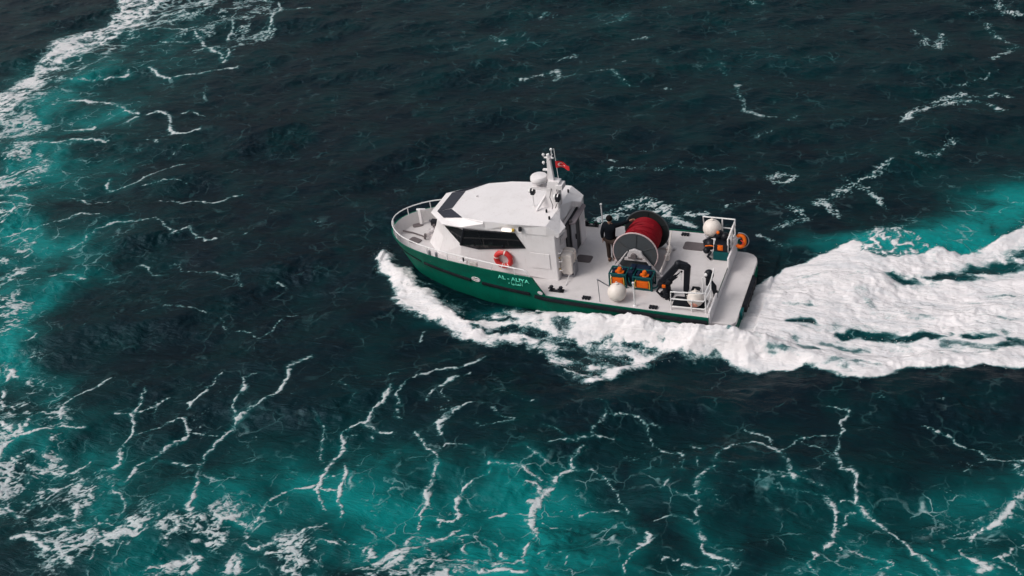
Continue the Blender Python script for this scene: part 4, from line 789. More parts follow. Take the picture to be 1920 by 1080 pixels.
VEINS = """
B 1 545 385 3 515 435 6 490 470 18 500 500 12 490 550 10 475 585 4
B .8 430 475 2 490 465 10 560 445 5 600 420 6 655 405 3
B .6 590 420 4 585 455 3 590 500 2
B .9 515 540 6 560 530 8 630 510 8 690 495 6 708 520 8 700 545 6 670 570 5 640 590 5
B .6 700 535 4 760 530 3 820 532 4
B .8 835 335 3 770 380 6 745 420 10 720 435 8 705 460 4
B 1 1165 265 8 1120 280 6 1085 300 14 1075 340 6 1060 385 12 1035 410 14 980 435 8 930 460 9 880 475 18 850 520 12 810 570 10 765 615 8 750 655 4
B .8 960 330 3 915 350 5 915 380 16 890 420 10 870 440 8 880 475 12
B 1 735 660 10 745 700 9 740 750 8 730 790 9 730 820 22 735 860 8 720 890 6 660 915 4
B .8 735 665 6 690 665 5 650 650 6 610 635 4
B .8 640 590 3 600 615 4 560 625 8 520 650 6 490 690 20 460 725 12
B .9 460 600 18 440 640 20 410 660 16 380 670 5 340 680 3
B .9 415 345 5 360 375 6 300 400 7 260 430 8 240 450 4 235 480 10 180 490 3 130 492 4
B .9 245 480 14 240 505 8
B .9 320 635 8 290 660 8 240 690 14 225 700 8
B .95 300 725 8 240 740 10 200 760 22 170 745 12
B .7 190 770 6 150 790 5 115 810 3
B .6 130 700 3 100 720 6 65 750 3
B .9 0 330 8 30 295 20 60 310 5
B .7 100 380 3 140 380 5 160 355 5 150 320 4
B .9 0 370 12 20 430 14 55 430 6 60 460 8 30 490 12 0 500 10
B 1 0 520 20 60 560 26 100 540 20 120 500 12 100 460 14 70 500 10
B 1 0 640 20 40 600 20 90 560 16 150 550 8 210 545 12 240 530 6 330 530 5
B 1 0 740 22 20 700 16 60 650 8 100 620 6 130 620 8
B 1 0 760 30 10 830 10 40 800 6 70 840 6 95 885 5
B 1 60 940 12 110 930 22 140 950 14 190 985 20 220 1000 22 240 1025 12
B .9 100 915 6 180 915 6 240 905 20 290 905 8
B .9 270 800 16 290 830 12 290 880 14 340 900 6
B .9 260 985 18 310 975 16 330 960 8
B .8 350 1040 14 370 980 6 390 940 7 440 930 10 500 915 20 530 935 24 580 900 12 600 870 14
B .8 320 920 4 380 880 6 410 890 12 440 900 4
B 1 560 1060 30 640 1030 36 700 1015 36 750 1010 20 720 1050 30
B .9 730 950 14 760 950 24 780 970 10
B 1 820 880 20 860 870 32 900 890 22 930 900 10 960 880 5 980 850 6 1000 820 7 1040 790 8 1080 765 6 1120 745 5 1170 745 6
B 1 840 1060 30 860 1020 36 900 1000 26 880 1060 30
B .9 930 960 8 990 975 20 1040 950 14 1070 935 14 1120 920 6 1200 900 5 1240 880 5
B .95 1010 990 16 1040 1000 20 1080 960 20 1090 1010 14 1120 1010 12
B .9 1080 1010 14 1070 1050 18 1100 1050 10
B .9 1150 985 12 1200 960 12 1270 950 12
B .6 1170 475 3 1190 510 5 1215 530 8 1210 600 8 1215 640 5
B .9 1280 600 10 1250 640 12 1220 665 12 1200 705 16 1190 750 16 1210 780 6 1225 835 3
B .7 1205 712 4 1250 712 4 1280 705 3
B .7 1210 750 4 1250 760 5 1280 770 5
B .6 1045 815 3 1050 850 4
B .8 410 730 4 440 770 5 460 800 10 470 830 6 455 860 10
B .5 205 855 5 225 880 3
B .45 545 95 10 620 80 12 700 85 14 780 95 8
B .5 830 105 4 835 135 3 870 150 3 930 160 5 980 185 8 1020 160 8 1030 130 16 1060 100 16 1120 90 12
B .55 305 180 5 340 155 5
B .7 0 175 4 60 150 4 100 160 5 130 185 8 90 215 8
A .9 560 255 8 585 280 8 640 290 10 700 280 8 760 275 4 840 262 5 905 255 3
A .9 230 300 4 330 300 6 400 292 7 460 285 12 490 265 5
A .9 190 400 4 260 380 6 300 378 20 340 388 8 400 385 6 440 395 8 470 430 12 520 432 10
A .7 430 472 4 480 455 8 520 440 8
A .8 240 483 5 290 478 6 350 480 14 358 465 5
A 1 555 435 7 600 420 9 635 432 12 638 470 6 650 505 22 690 510 5 740 500 7 755 488 5
A .8 680 425 7 720 415 7 765 432 4
A .9 90 550 6 150 540 9 200 545 10 260 535 8 330 540 5 400 540 3
A .9 405 665 5 395 690 8 410 705 8 450 698 7 500 688 14 540 660 9 580 645 6 640 635 7 685 628 4
A .6 525 700 3 600 685 4 660 680 5 700 690 10 720 668 5
A .7 260 740 5 300 745 7 335 760 7 370 750 5 420 748 3
A .8 590 748 3 640 755 5 680 770 8 740 748 9 790 770 9 830 765 8 850 745 5 910 730 3
A .8 0 885 5 60 870 6 100 855 10 180 840 4 260 825 5 310 815 7 380 820 3
A .8 0 905 5 60 885 6 100 895 5 110 920 6 130 940 8 100 960 8
A .75 240 945 4 310 920 6 340 885 6 390 855 9 430 835 8 520 835 4 580 830 4 610 850 7 650 875 14 700 860 8 715 855 10 740 885 6 780 905 8 820 900 4
A .45 885 920 4 910 890 4 960 850 3
A .9 0 765 6 40 770 6 50 790 9 35 820 8 0 840 4
A .9 0 735 7 60 730 7 100 740 6 100 765 8
A .9 0 700 5 60 695 8 140 680 5
A .9 0 670 8 50 650 7 110 625 7 180 618 4
A .7 80 670 5 130 660 5 190 655 3
A .7 100 1065 3 150 1050 6 200 1040 8 260 1035 10 325 1040 5
A .6 390 1030 5 430 1025 7 470 1010 5
A .5 370 1010 2 420 980 4
A .55 500 985 10 530 975 22 550 1000 10 560 1025 8 620 1020 5
A .55 640 985 16 670 970 20 680 1000 8 730 1010 4 790 1025 12 850 1045 5 880 1035 18 905 1065 8 910 1080 6
A .9 0 1040 20 20 1020 14 40 1060 10
A .8 560 120 8 600 110 8 700 110 10 740 120 10 755 150 16 790 190 16 830 210 10 830 240 12 855 210 8 860 190 6 905 175 3
A .7 740 150 8 700 155 8 660 155 8 600 145 6
A .7 870 80 10 880 100 14 850 135 5
A .7 820 40 10 900 30 6 860 70 6
A .7 930 20 6 970 15 8 960 35 8 920 50 6 990 50 5
A .8 1040 5 8 1060 30 14 1020 70 14 1010 100 10 970 135 5
A .7 1060 35 10 1110 45 9 1170 42 4
A .55 770 330 8 775 380 8
A .5 630 580 4 660 560 5 710 545 4
A .6 550 525 4 580 520 6 600 540 6
A .5 270 605 5 295 600 12
A .45 1040 1055 18 1060 1060 10
A .45 1190 830 12 1200 835 8
C .9 0 530 8 20 480 8 60 435 8 100 425 9 120 410 12 130 370 9 180 330 10 220 290 14 225 280 8
C .75 105 425 12 150 460 14 200 460 8 215 455 4
C .6 130 495 6 140 470 8
C .75 260 400 7 240 380 10 245 340 8 245 300 8 280 260 9 320 230 8 380 215 6 440 205 8 520 185 8 600 150 10
C .5 30 490 4 80 480 4
C .65 540 215 5 480 235 12 450 260 12 400 280 7 360 310 5 345 335 4
C .8 550 355 6 500 370 16 440 400 44 405 430 24 430 480 10
C .9 320 460 4 350 530 8 375 565 9 400 590 6 405 630 16 395 680 10 375 750 16 350 800 10 335 840 14 320 870 6
C .65 415 560 5 440 525 5 500 520 4 550 540 3
C .85 630 620 12 680 625 8 740 632 8 780 635 10 820 665 10
C .65 1155 485 6 1080 495 10 1010 510 18 950 515 14 880 530 5
C 1 1020 540 6 970 580 10 955 615 20 890 655 14 850 690 26 820 730 34 790 780 30 780 820 26 805 870 16 805 900 10 775 940 8 765 1000 8 765 1030 20
C .9 815 700 14 800 680 10 770 690 6
C .9 770 735 18 800 740 20
C .85 620 800 6 680 785 9 740 790 10 775 800 8
C .7 830 820 4 880 838 5 950 842 5 990 830 6 1000 860 5 990 890 4
C .75 960 630 6 1040 622 8 1100 655 7 1150 690 5 1180 725 7 1200 760 6 1220 800 8 1150 780 5 1020 788 5
C .5 730 550 3 790 555 6 840 585 8 880 610 14 870 600 10
C .9 405 840 4 410 815 7 460 810 7 490 770 12 500 755 10 540 710 7 580 680 5 640 650 4
C 1 270 940 20 300 905 12 350 895 8 390 905 16 430 900 14 460 870 8 495 850 8
C 1 150 1020 20 200 1000 50 240 980 40 280 965 24 210 1050 40
C .9 300 960 8 350 925 8 390 905 8
C .7 430 895 4 520 885 6 600 888 4 650 920 4 680 970 6 720 1030 7
C .8 490 900 6 520 940 10 550 980 5
C .9 370 1060 14 380 1030 6 420 1015 6 480 1020 10 560 1020 7 610 1030 10
C 1 400 1080 30 440 1070 26
C 1 590 1060 36 640 1065 30 700 1070 24 780 1070 20
C .8 40 1050 8 80 1040 12 95 1080 10
C .8 270 1070 8 330 1075 8
C .9 0 600 8 10 640 14 5 740 12 10 830 12
C .6 0 910 5 40 935 4 110 965 4
C .55 1070 350 8 1120 360 10 1115 400 18 1080 450 10 1060 490 12
C .6 1120 400 8 1200 395 8 1250 400 12 1290 430 26 1340 430 8
C .6 1290 440 10 1300 500 8 1340 535 8 1440 575 8
C .5 560 355 3 640 365 6 680 400 8 740 430 10 660 435 6 600 440 6 570 430 5
C .45 850 455 10 900 460 8 950 490 6
C .6 1385 680 8 1350 700 8
C .6 1390 720 16 1430 740 10
C .9 1175 1070 6 1220 1010 10 1260 980 12 1310 940 12 1310 900 5
C .7 1320 850 4 1380 830 8 1440 850 8
C .45 600 240 3 660 290 4 720 330 5 830 355 6
C .5 430 280 5 425 330 5 450 350 4
C .5 0 280 4 60 310 8 40 340 5
C .5 810 990 3 880 980 5 960 985 4
C .5 965 1000 4 965 1050 4
C .6 1340 1050 5 1370 1020 10 1440 1030 6
C .6 345 40 6 315 75 10 320 95 4
C .4 120 250 4 180 240 4 230 225 6
D .7 600 355 4 650 380 5 700 390 10 690 410 12 655 430 10 680 465 14 655 510 12 645 560 14 635 600 20 665 640 18
D .8 665 640 18 720 660 22 735 700 14 740 740 22 780 780 30 820 830 22 880 880 16 920 920 14 960 970 20 1010 1000 24 1040 1050 20 1070 1075 14
D .7 735 735 18 690 740 14 665 745 8
D .85 600 740 24 640 770 30 640 830 14 640 870 16 620 930 22 600 960 18
D .7 270 460 4 330 480 5 360 515 5 390 550 6 420 570 14 450 600 12 455 640 14 480 670 22 440 655 10
D .7 145 560 8 200 535 7 290 525 8 350 540 7 400 560 8
D .65 410 560 8 450 540 6 500 500 8 560 485 6 620 492 6 640 500 5
D .5 500 520 5 560 545 12 600 560 10 630 590 10
D .7 145 560 10 140 590 6 145 600 14 200 605 5 250 620 3
D .6 235 645 4 300 635 5 380 635 5 440 645 5
D .6 490 665 8 560 680 6 600 700 8
D .45 490 640 3 570 640 3 600 610 4
D .75 150 630 6 110 655 8 60 695 14 50 740 16 65 780 10 55 820 16 70 880 22 100 930 30 100 990 28 160 1020 20 210 1050 22 240 1075 18
D .7 0 740 10 40 755 8
D .7 0 850 6 40 865 8 70 880 8
D .5 340 705 3 430 710 4 540 720 6 600 728 6
D .7 660 865 6 700 830 8 710 800 7 750 795 5
D .7 1010 430 4 1090 460 10 1160 480 5 1220 520 14 1260 530 12 1310 580 22 1380 590 12 1440 600 8
D .5 1310 580 6 1250 595 5 1200 640 4
D .85 1440 710 20 1410 760 26 1370 810 26 1340 860 36 1290 890 26 1250 920 16 1230 940 8
D .5 1020 890 4 1080 888 5 1130 905 4 1200 900 5 1290 880 6
D .7 1200 960 5 1210 1000 16 1150 1010 12 1050 955 4
D .95 1210 1000 12 1260 1030 40 1300 1050 40 1260 1060 30
D .7 1310 1010 6 1380 1000 6 1440 960 6
D .7 1320 1010 4 1370 1040 6 1410 1075 6
D .9 540 975 14 560 990 14 545 1020 10 530 1050 6 560 1080 4
D .6 640 930 8 680 970 6 740 975 8 800 985 8 840 1010 8 860 1050 6 800 1060 8
D .7 0 1050 6 100 1070 8 200 1060 6
D .7 1400 620 16 1420 670 22 1440 650 12
D .5 30 510 3 60 540 5 85 540 10
D .5 60 600 6 80 640 10
D .5 0 610 8 10 650 6
D .5 810 340 10 840 343 10
D .4 1070 340 3 1100 330 3
D .4 795 490 5 800 505 4
E .72 815 465 8 860 430 16 920 410 20 980 395 20 1040 370 22 1080 380 18 1120 385 12 1160 400 10 1205 415 8
E .68 930 380 10 1000 355 14 1060 345 16 1120 360 10 1180 335 12 1250 345 6
E .42 1040 310 8 1100 290 6 1180 265 6
E .6 870 110 5 900 130 12 940 170 12 990 165 16 970 120 8 960 200 14
E .65 1180 15 8 1200 50 14 1260 50 10
E .65 1150 90 8 1180 130 8 1240 170 12 1230 200 12 1160 230 6
E .65 325 660 14 370 640 14 420 655 10 380 685 12 340 680 8
E .7 490 770 12 540 740 14 600 710 20 640 700 18 700 710 16 740 740 10 775 765 5
E .6 610 670 8 640 690 8 700 665 12 740 630 10 780 610 5
E .62 500 765 12 550 780 18 580 800 14
E .7 350 850 14 400 830 14 450 825 12 410 780 14
E .6 880 580 6 940 590 12 980 560 14 985 540 8 1020 520 5
E .5 205 310 8 220 370 8 240 425 14 270 430 6 350 440 5
E .45 400 450 12 430 430 14
E .4 270 510 10 320 500 10
E .4 30 240 6 90 242 8 145 240 10 160 270 5
E .45 0 620 4 60 630 7 110 640 6 200 625 5
E .5 170 780 8 230 765 8 270 750 8 300 720 6
E .7 690 895 6 750 885 5 820 880 8 870 900 6 920 940 5
E .4 1060 60 6 1120 40 5
E .4 240 15 6 290 18 6
F .45 1000 80 8 1030 60 12 1090 75 8 1150 75 6
F .42 1330 125 10 1410 110 16 1450 90 16
F .62 920 400 6 980 375 10 1040 365 20 1090 355 14 1100 400 24 1170 385 12
F .5 1260 375 8 1330 365 10 1380 385 16 1440 425 8 1490 428 10
F .42 1110 290 10 1180 270 20
F .55 1480 190 8 1530 185 16 1560 190 6
F .4 1390 325 10 1440 320 12
F .5 1640 440 16 1670 450 8
F .42 1600 50 5 1660 45 6
F .4 760 180 10 820 230 14
F .42 1390 815 14 1410 820 10
F .5 1525 752 10 1535 755 8
F .4 1300 880 6 1400 860 16 1500 850 12 1600 855 10 1728 820 8
Z .95 1120 412 4 1140 400 6 1160 392 9 1180 382 10 1210 375 12 1235 382 9 1250 396 6
Z .8 1100 428 5 1120 420 6 1140 412 6
Z .7 1150 405 5 1170 400 5
Z 1.5 1246 402 8 1260 413 20 1280 423 20 1305 432 8
Z 1 1215 392 5 1240 396 8 1256 404 8
Z .9 1290 405 5 1310 408 4 1330 404 4
Z .6 1420 440 3 1440 450 6 1470 455 5
"""
for ln in VEINS.strip().splitlines():
    p = ln.split(); pts = conv(p[0], list(map(float, p[2:]))); I = float(p[1])
    far_ = p[0] in 'EF' or (p[0] == 'Z' and I < 1)
    stroke(VN, pts, min(1.15, I * 1.1) * (.80 if far_ else 1), .70 if far_ else 1.0, 1)
    stroke(EN, [(a, b, (c * 2.6 + 6) if far_ else (c * 1.9 + 7)) for a, b, c in pts], I * (2.3 if far_ else 1.15), 1.0, 2)
    stroke(TEAL, [(a, b, min(c * 1.8 + 4, 26)) for a, b, c in pts], .34 * I if pts[0][1] > 620 or pts[0][0] < 250 else .30 * I)
    if I >= .8: stroke(SOLID, pts, .35, 1.3)
along = .5 + .5 * fbm(GXX, GYY, .8, 3, .55, 140)
def ridged(sc, off, ax=1.0, ay=1.0, wp=.5):
    xx = (GXX * .87 + GYY * .5) * ax + wp * wx.reshape(NY, NX); yy = (GYY * .87 - GXX * .5) * ay + wp * wy.reshape(NY, NX)
    return 1 - np.clip(np.abs(fbm(xx, yy, sc, 4, .55, off)) * 1.9, 0, 1)
rd1 = ridged(1.25, 201, .8, 1.25, 1.2); rd2 = ridged(3.0, 233, .75, 1.3, .9)
web = np.clip(np.maximum(rd1 ** 3.5, .85 * rd2 ** 3), 0, 1)
VN *= np.clip(.50 + .85 * along, .4, 1.15) * np.clip(.52 + .85 * rd2, 0, 1.2)
FOAM = np.maximum(FOAM, VN); FOAM = np.maximum(FOAM, EN * web * (.45 + .6 * along))
# old wake, upper left: lacy white band melting into teal
old = region(conv2('A', [-300, 560, -60, 372, 90, 285, 160, 205, 190, 165, 320, 118, 400, 84, 440, 35, 470, -60, 900, -60, 820, 40, 700, 85, 560, 120, 450, 195, 320, 275, 240, 310, 160, 400, 140, 460, 60, 510, -20, 560, -300, 780]), .55)
o2 = region(conv2('A', [-300, 540, -60, 372, 90, 285, 160, 205, 190, 165, 320, 118, 400, 84, 430, 30, 470, -60, 700, -60, 560, 70, 400, 170, 260, 220, 150, 340, 60, 420, -100, 560, -300, 700]), .45)
lace = 1 - np.abs(fbm(WX, WY, .85, 4, .55, 5)); lace2 = 1 - np.abs(fbm(WX * 1.0, WY, 1.9, 3, .55, 23))
big = .5 + .5 * fbm(GXX, GYY, .22, 3, .5, 90)
FOAM = np.maximum(FOAM, old * (.16 + .62 * lace ** 4 + .3 * (big - .5)))
FOAM = np.maximum(FOAM, o2 * (.34 + .50 * lace ** 3 + .34 * lace2 ** 3 + .35 * (big - .5)))
SOLID = np.maximum(SOLID, o2 * .55)
# churned fields along the left and the lower edge
patch = np.clip(.5 + .9 * fbm(GXX, GYY, .55, 4, .6, 177), 0, 1)
for pts_, k, sf in (([-60, 690, 70, 660, 130, 760, 190, 850, 230, 960, 170, 1010, 60, 990, -60, 930], .95, .7), ([40, 960, 160, 930, 330, 950, 460, 940, 640, 985, 800, 1010, 1000, 1050, 1000, 1140, 200, 1180, 90, 1090], 1.0, .6),
                    ([-60, 150, 40, 170, 110, 240, 90, 330, 80, 480, 60, 640, -60, 660], .95, .8), ([300, -60, 560, -60, 540, 60, 430, 110, 330, 100], .7, .8), ([1440, 1010, 1760, 940, 1960, 900, 1960, 1140, 1440, 1140], .5, .8)):
    rgn = region(list(zip(pts_[::2], pts_[1::2])), sf); FOAM = np.maximum(FOAM, rgn * k * np.clip(.12 + .95 * patch ** 1.5 * (.35 + .65 * rd2) + .75 * web * patch - .18, 0, 1))
# sparse webs over the whole lower half
low = region([(-200, 640), (500, 660), (1000, 720), (2100, 760), (2100, 1200), (-200, 1200)], 2.0); FOAM = np.maximum(FOAM, low * .52 * rd1 ** 7 * np.clip(along * 1.6 - .35, 0, 1))
# ---- wash of the boat
stern = region(conv2('G', [-20, 640, 60, 600, 150, 560, 185, 520, 230, 450, 330, 378, 480, 312, 640, 262, 740, 222, 830, 185, 870, 205, 880, 245, 1000, 285, 1160, 263, 1330, 233, 1480, 238, 1620, 192, 1740, 142, 1842, 92, 2100, -20, 2100, 960,
    1842, 930, 1740, 930, 1600, 905, 1470, 948, 1400, 905, 1300, 920, 1180, 930, 1060, 965, 950, 985, 850, 1008, 760, 985, 690, 965, 620, 925, 540, 900, 440, 932, 340, 908, 240, 935, 160, 920, 110, 890, 60, 860, -40, 830]), .16, .8)
halo = region(conv2('G', [700, 260, 860, 180, 940, 100, 1060, 120, 1160, 140, 1230, 210, 1220, 270, 1000, 290]), .3)
side = region(conv2('H', [48, 92, 70, 60, 108, 28, 170, 60, 215, 118, 300, 185, 380, 245, 430, 285, 540, 320, 700, 345, 850, 350, 1000, 350, 1200, 340, 1400, 350, 1700, 380, 1960, 420, 1960, 640, 1800, 640, 1700, 615, 1600, 640,
    1540, 690, 1420, 722, 1390, 770, 1300, 795, 1230, 805, 1170, 770, 1090, 755, 1040, 700, 1000, 655, 960, 612, 900, 610, 830, 595, 760, 562, 680, 552, 600, 530, 500, 522, 440, 482, 360, 450, 300, 412, 190, 372, 115, 300, 108, 222, 60, 172]), .26, 1.0)
mot = .5 + .5 * fbm(WX * .8, WY * 1.3, 1.1, 5, .62, 11)       # mottled breaking water
mot2 = .5 + .5 * fbm(WX, WY, 3.2, 4, .6, 51)
SD = np.zeros((NY, NX))
for ln in """1.1 75 95 50 130 150 90 200 240 120 300 310 110 400 370 100 480 430 90 560 480 60 640 500 40
.8 640 440 50 800 440 50 950 420 60 1100 440 50 1250 450 50 1400 450 60 1600 430 70 1900 500 90
.75 1100 520 40 1200 500 30 1300 500 40 1450 500 50 1600 520 70 1750 560 80 1900 580 90
.7 900 520 40 800 500 40 700 500 40
.7 1350 700 50 1450 660 50 1550 610 60 1700 580 60
.6 1240 770 30 1300 760 30 1220 730 30 1100 700 20
1 960 372 30 1150 382 34 1350 396 40 1600 420 50 1900 460 70 2000 490 80
.7 700 400 30 820 410 30""".splitlines():
    p = list(map(float, ln.split())); stroke(SD, conv('H', p[1:]), p[0], 1.15, 2)
SD = np.maximum(SD, 1.1 * np.exp(-((GYY + 2.9) / .68) ** 2) * np.clip((GXX + .5) / 2, 0, 1) * (GXX < 9))
wash = side * np.clip(.40 + .70 * SD + 1.0 * (mot - .5) * (1 - .55 * np.clip(SD - .5, 0, 1)) + .25 * (mot2 - .5), 0, 1.2)
HO = np.zeros((NY, NX))
for ln in """.95 1040 370 40 1110 392 55 1200 388 45 1280 372 30 1360 362 60 1450 368 70 1560 335 85 1680 305 90 1780 275 90 1900 240 90
.3 500 440 60 700 440 70 860 430 60
.4 860 480 80 960 590 50
.85 455 655 34 510 640 40 560 652 46 620 680 30
.6 690 690 30 760 670 40
.9 740 720 30 800 735 50 860 705 60 900 700 66 950 720 70 980 745 50
.85 1000 720 50 1060 740 60 1130 750 40 1220 722 40 1330 742 30 1420 735 20
.8 1480 750 20 1560 735 34 1660 722 34 1730 715 30 1770 760 40 1900 790 50
.7 480 745 30 500 780 24 560 805 50 610 805 30
.6 650 770 30 700 780 40 860 820 40 920 815 30
.6 1060 800 40 1140 790 30
.65 90 795 20 140 775 24 200 775 20
.45 290 790 50 360 790 40
.6 1350 780 40 1430 785 50 1540 800 40 1640 810 50 1780 780 50""".splitlines():
    p = list(map(float, ln.split())); stroke(HO, conv('G', p[1:]), p[0] * 1.02, 2.0, 2)
sxx = GXX + .5 * wx.reshape(NY, NX); syy = GYY - .05 * GXX + .4 * wy.reshape(NY, NX)
streak = fbm(sxx * .42, syy * 1.5, 1.1, 5, .6, 301)            # drawn out along the boat's track
wk = np.clip(stern * 1.3, 0, 1) ** .8 * np.clip(.98 + .50 * streak + .3 * (mot2 - .5) - HO * (.92 + 1.5 * streak + .7 * (mot2 - .5)), 0, 1.2)
wk = np.maximum(wk, halo * (.25 + .7 * lace2 ** 4))
WAKE = np.maximum(wash, wk)
# keep the teal between hull and wash
FOAM = np.maximum(FOAM, WAKE); SOLID = np.maximum(SOLID, np.clip(WAKE, 0, 1))
BL = """330 60 120 34 .75
190 130 130 50 .8
90 215 110 55 .85
70 310 100 60 .95
20 440 70 110 .99
10 570 70 90 .85
30 650 80 80 .65
40 760 100 110 .5
140 800 110 70 .42
130 960 190 110 .5
320 900 170 110 .38
420 1010 320 90 .42
580 960 120 70 .55
740 970 190 90 .5
740 980 420 170 .34
60 520 150 330 .42
1500 1040 620 150 .42
900 1060 700 110 .3
700 1060 230 50 .65
980 1000 190 90 .55
960 890 130 60 .3
1150 1040 180 60 .45
1240 940 100 70 .2
1500 1050 260 60 .55
1560 900 160 60 .35
1720 970 200 90 .6
1850 1010 110 70 .4
1900 385 80 34 1.3
1830 435 90 34 1.3
1750 462 80 24 1.2
1650 470 70 20 1.0
1560 468 70 16 .8
1460 500 30 20 .3
1830 320 160 50 .3
860 578 60 14 .9
930 602 70 12 .9
1060 600 90 12 .8
1180 606 60 10 .5
1400 70 500 90 .2
980 60 280 70 .24
1500 170 260 60 .16
700 1000 700 130 .16
1500 960 500 130 .22
300 900 300 160 .15
600 750 260 60 .15
250 480 110 60 .2
300 330 120 50 .15"""
lwx = 2.0 * fbm(GXX, GYY, .16, 4, .55, 401); lwy = 2.2 * fbm(GXX, GYY, .16, 4, .55, 433)
for ln in BL.splitlines():
    a, b, rx, ry, s_ = map(float, ln.split()); s_ *= (.46 if b > 660 else .62) if s_ < 1 else .95; g = ground(a, b); gx = ground(a + rx, b) - g; gy = ground(a, b - ry) - g
    Mi = np.linalg.inv(np.array([gx, gy]).T); wob = .35 * (big - .5)
    wf = .25 if s_ > .85 and a > 1500 else 1; dx = GXX - g[0] + wx.reshape(NY, NX) * .6 + lwx * wf; dy = GYY - g[1] + wy.reshape(NY, NX) * .6 + lwy * wf
    u_ = Mi[0, 0] * dx + Mi[0, 1] * dy; v_ = Mi[1, 0] * dx + Mi[1, 1] * dy
    q = np.exp(-(u_ * u_ + v_ * v_) * .6) * s_; TEAL = TEAL + q * np.clip(1 - .4 * TEAL, 0.2, 1)
# deep dark pools
for ln in """20 1040 60 60
900 690 120 30
1380 960 80 70
1600 870 90 50
300 640 200 60
1640 390 120 25
1480 470 60 20
370 800 40 30""".splitlines():
    a, b, rx, ry = map(float, ln.split()); g = ground(a, b); gx = ground(a + rx, b) - g; gy = ground(a, b - ry) - g
    Mi = np.linalg.inv(np.array([gx, gy]).T); dx = GXX - g[0] + wx.reshape(NY, NX) * 2; dy = GYY - g[1] + wy.reshape(NY, NX) * 2
    u_ = Mi[0, 0] * dx + Mi[0, 1] * dy; v_ = Mi[1, 0] * dx + Mi[1, 1] * dy; TEAL = TEAL * (1 - .4 * np.exp(-(u_ * u_ + v_ * v_)))
TEAL = np.clip(TEAL * np.clip(.84 + .7 * (big - .5) + .38 * fbm(GXX + .8 * lwx, GYY, .38, 5, .6, 33), .25, 1.3), 0, 1.3)
TEAL = np.maximum(TEAL, np.clip(stern, 0, 1) * (.34 + .3 * (mot - .5)) + .12 * side)
# ---- heights: many crossing wavelets on a low swell, lumps in the foam
H = np.zeros(X.shape); wdir = R(118)
fade = np.clip(1 - (np.hypot(X + 12, Y - 5) - 45) / 60, 0, 1)
for k in range(70):
    lam = .55 * (9.0 / .55) ** rng.rand(); th = wdir + rng.normal(0, .42); kk = 2 * math.pi / lam
    amp = .0062 * lam ** 1.0 * rng.uniform(.5, 1.3); ph = kk * (X * math.cos(th) + Y * math.sin(th)) + rng.rand() * 6.28 + wx * 1.5
    mod = 1; H += amp * (1 - np.abs(np.sin(ph * .5)) * 1.6 + .02 if lam < 2.5 else np.sin(ph)) * (fade if lam < 2.5 else 1)
H -= H.mean()
H += .07 * fbm(X * .6 + Y * .35, Y * 1.0 - X * .3, .35, 3, .5, 61) * fade
# calm the water under the hull so that it stays below the deck
inside = np.exp(-np.clip((np.abs(Y) - 2.3) / .8, 0, 9) ** 2) * (X > -7.5) * (X < 6.8); H *= 1 - .75 * inside
Fr, Sr = FOAM.ravel(), SOLID.ravel()
lump = np.abs(fbm(X, Y, 1.1, 5, .58, 8)) * .055 + np.abs(fbm(X, Y, 4.2, 3, .55, 19)) * .012
H += np.clip(WAKE.ravel() * 1.2, 0, 1) * lump * (.9) + np.clip(Fr, 0, 1) * .012
# bow wave thrown up along the hull, wash crest outside it
CRS = np.zeros((NY, NX))
for ln in """.42 95 70 60 150 150 80 240 230 90
.30 240 230 90 360 320 90 480 400 90 600 470 80
.22 1300 770 60 1180 740 50 1050 680 50
.22 1400 690 70 1600 640 70 1800 600 80""".splitlines():
    p = list(map(float, ln.split())); stroke(CRS, conv('H', p[1:]), p[0], 1.2, 2)
for ln in """.25 200 860 90 500 860 90 850 930 110 1200 880 90 1600 860 100 1842 880 100
.22 300 520 120 600 440 160 1000 420 140
.10 1300 260 70 1600 220 80 1842 130 90
.28 900 560 150 1300 600 170 1700 560 170 2000 520 170""".splitlines():
    p = list(map(float, ln.split())); stroke(CRS, conv('G', p[1:]), p[0], 1.2, 2)
CR2 = CRS.ravel() * (.7 + .6 * mot.ravel()); H += CR2 * .5
H += np.interp(X, [-2, -.5, 1, 2.5, 5.5, 6.4, 8, 11], [0, .16, .36, .52, .60, .58, .25, 0]) * np.exp(-(np.clip(np.abs(Y + 2.78) - .08, 0, 9) / .34) ** 2) * (.75 + .5 * mot.ravel())
under = (np.abs(Y) < 2.25) & (X > -6) & (X < 6.2); H = np.where(under, np.minimum(H, .30), H)
# smooth very long reach
H *= np.clip(fade + .3, 0, 1)

wm = bpy.data.materials.new('sea_water'); wm.use_nodes = True; t = wm.node_tree; t.nodes.clear(); N = t.nodes.new; L = t.links.new
def mth(op, a, b=None, c=None, clamp=False):
    n_ = N('ShaderNodeMath'); n_.operation = op; n_.use_clamp = clamp
    for i, v_ in enumerate((a, b, c)):
        if v_ is None: continue
        if isinstance(v_, (int, float)): n_.inputs[i].default_value = v_
        else: L(v_, n_.inputs[i])
    return n_.outputs[0]
def mrange(v_, a, b, c=0, d=1, smooth=True):
    n_ = N('ShaderNodeMapRange'); n_.interpolation_type = 'SMOOTHSTEP' if smooth else 'LINEAR'; L(v_, n_.inputs[0])
    for i, q_ in enumerate((a, b, c, d)): n_.inputs[i + 1].default_value = q_
    return n_.outputs[0]
def mixc(f, a, b):
    n_ = N('ShaderNodeMix'); n_.data_type = 'RGBA'
    if isinstance(f, (int, float)): n_.inputs[0].default_value = f
    else: L(f, n_.inputs[0])
    for i, q_ in ((6, a), (7, b)):
        if isinstance(q_, tuple): n_.inputs[i].default_value = (*q_, 1)
        else: L(q_, n_.inputs[i])
    return n_.outputs[2]
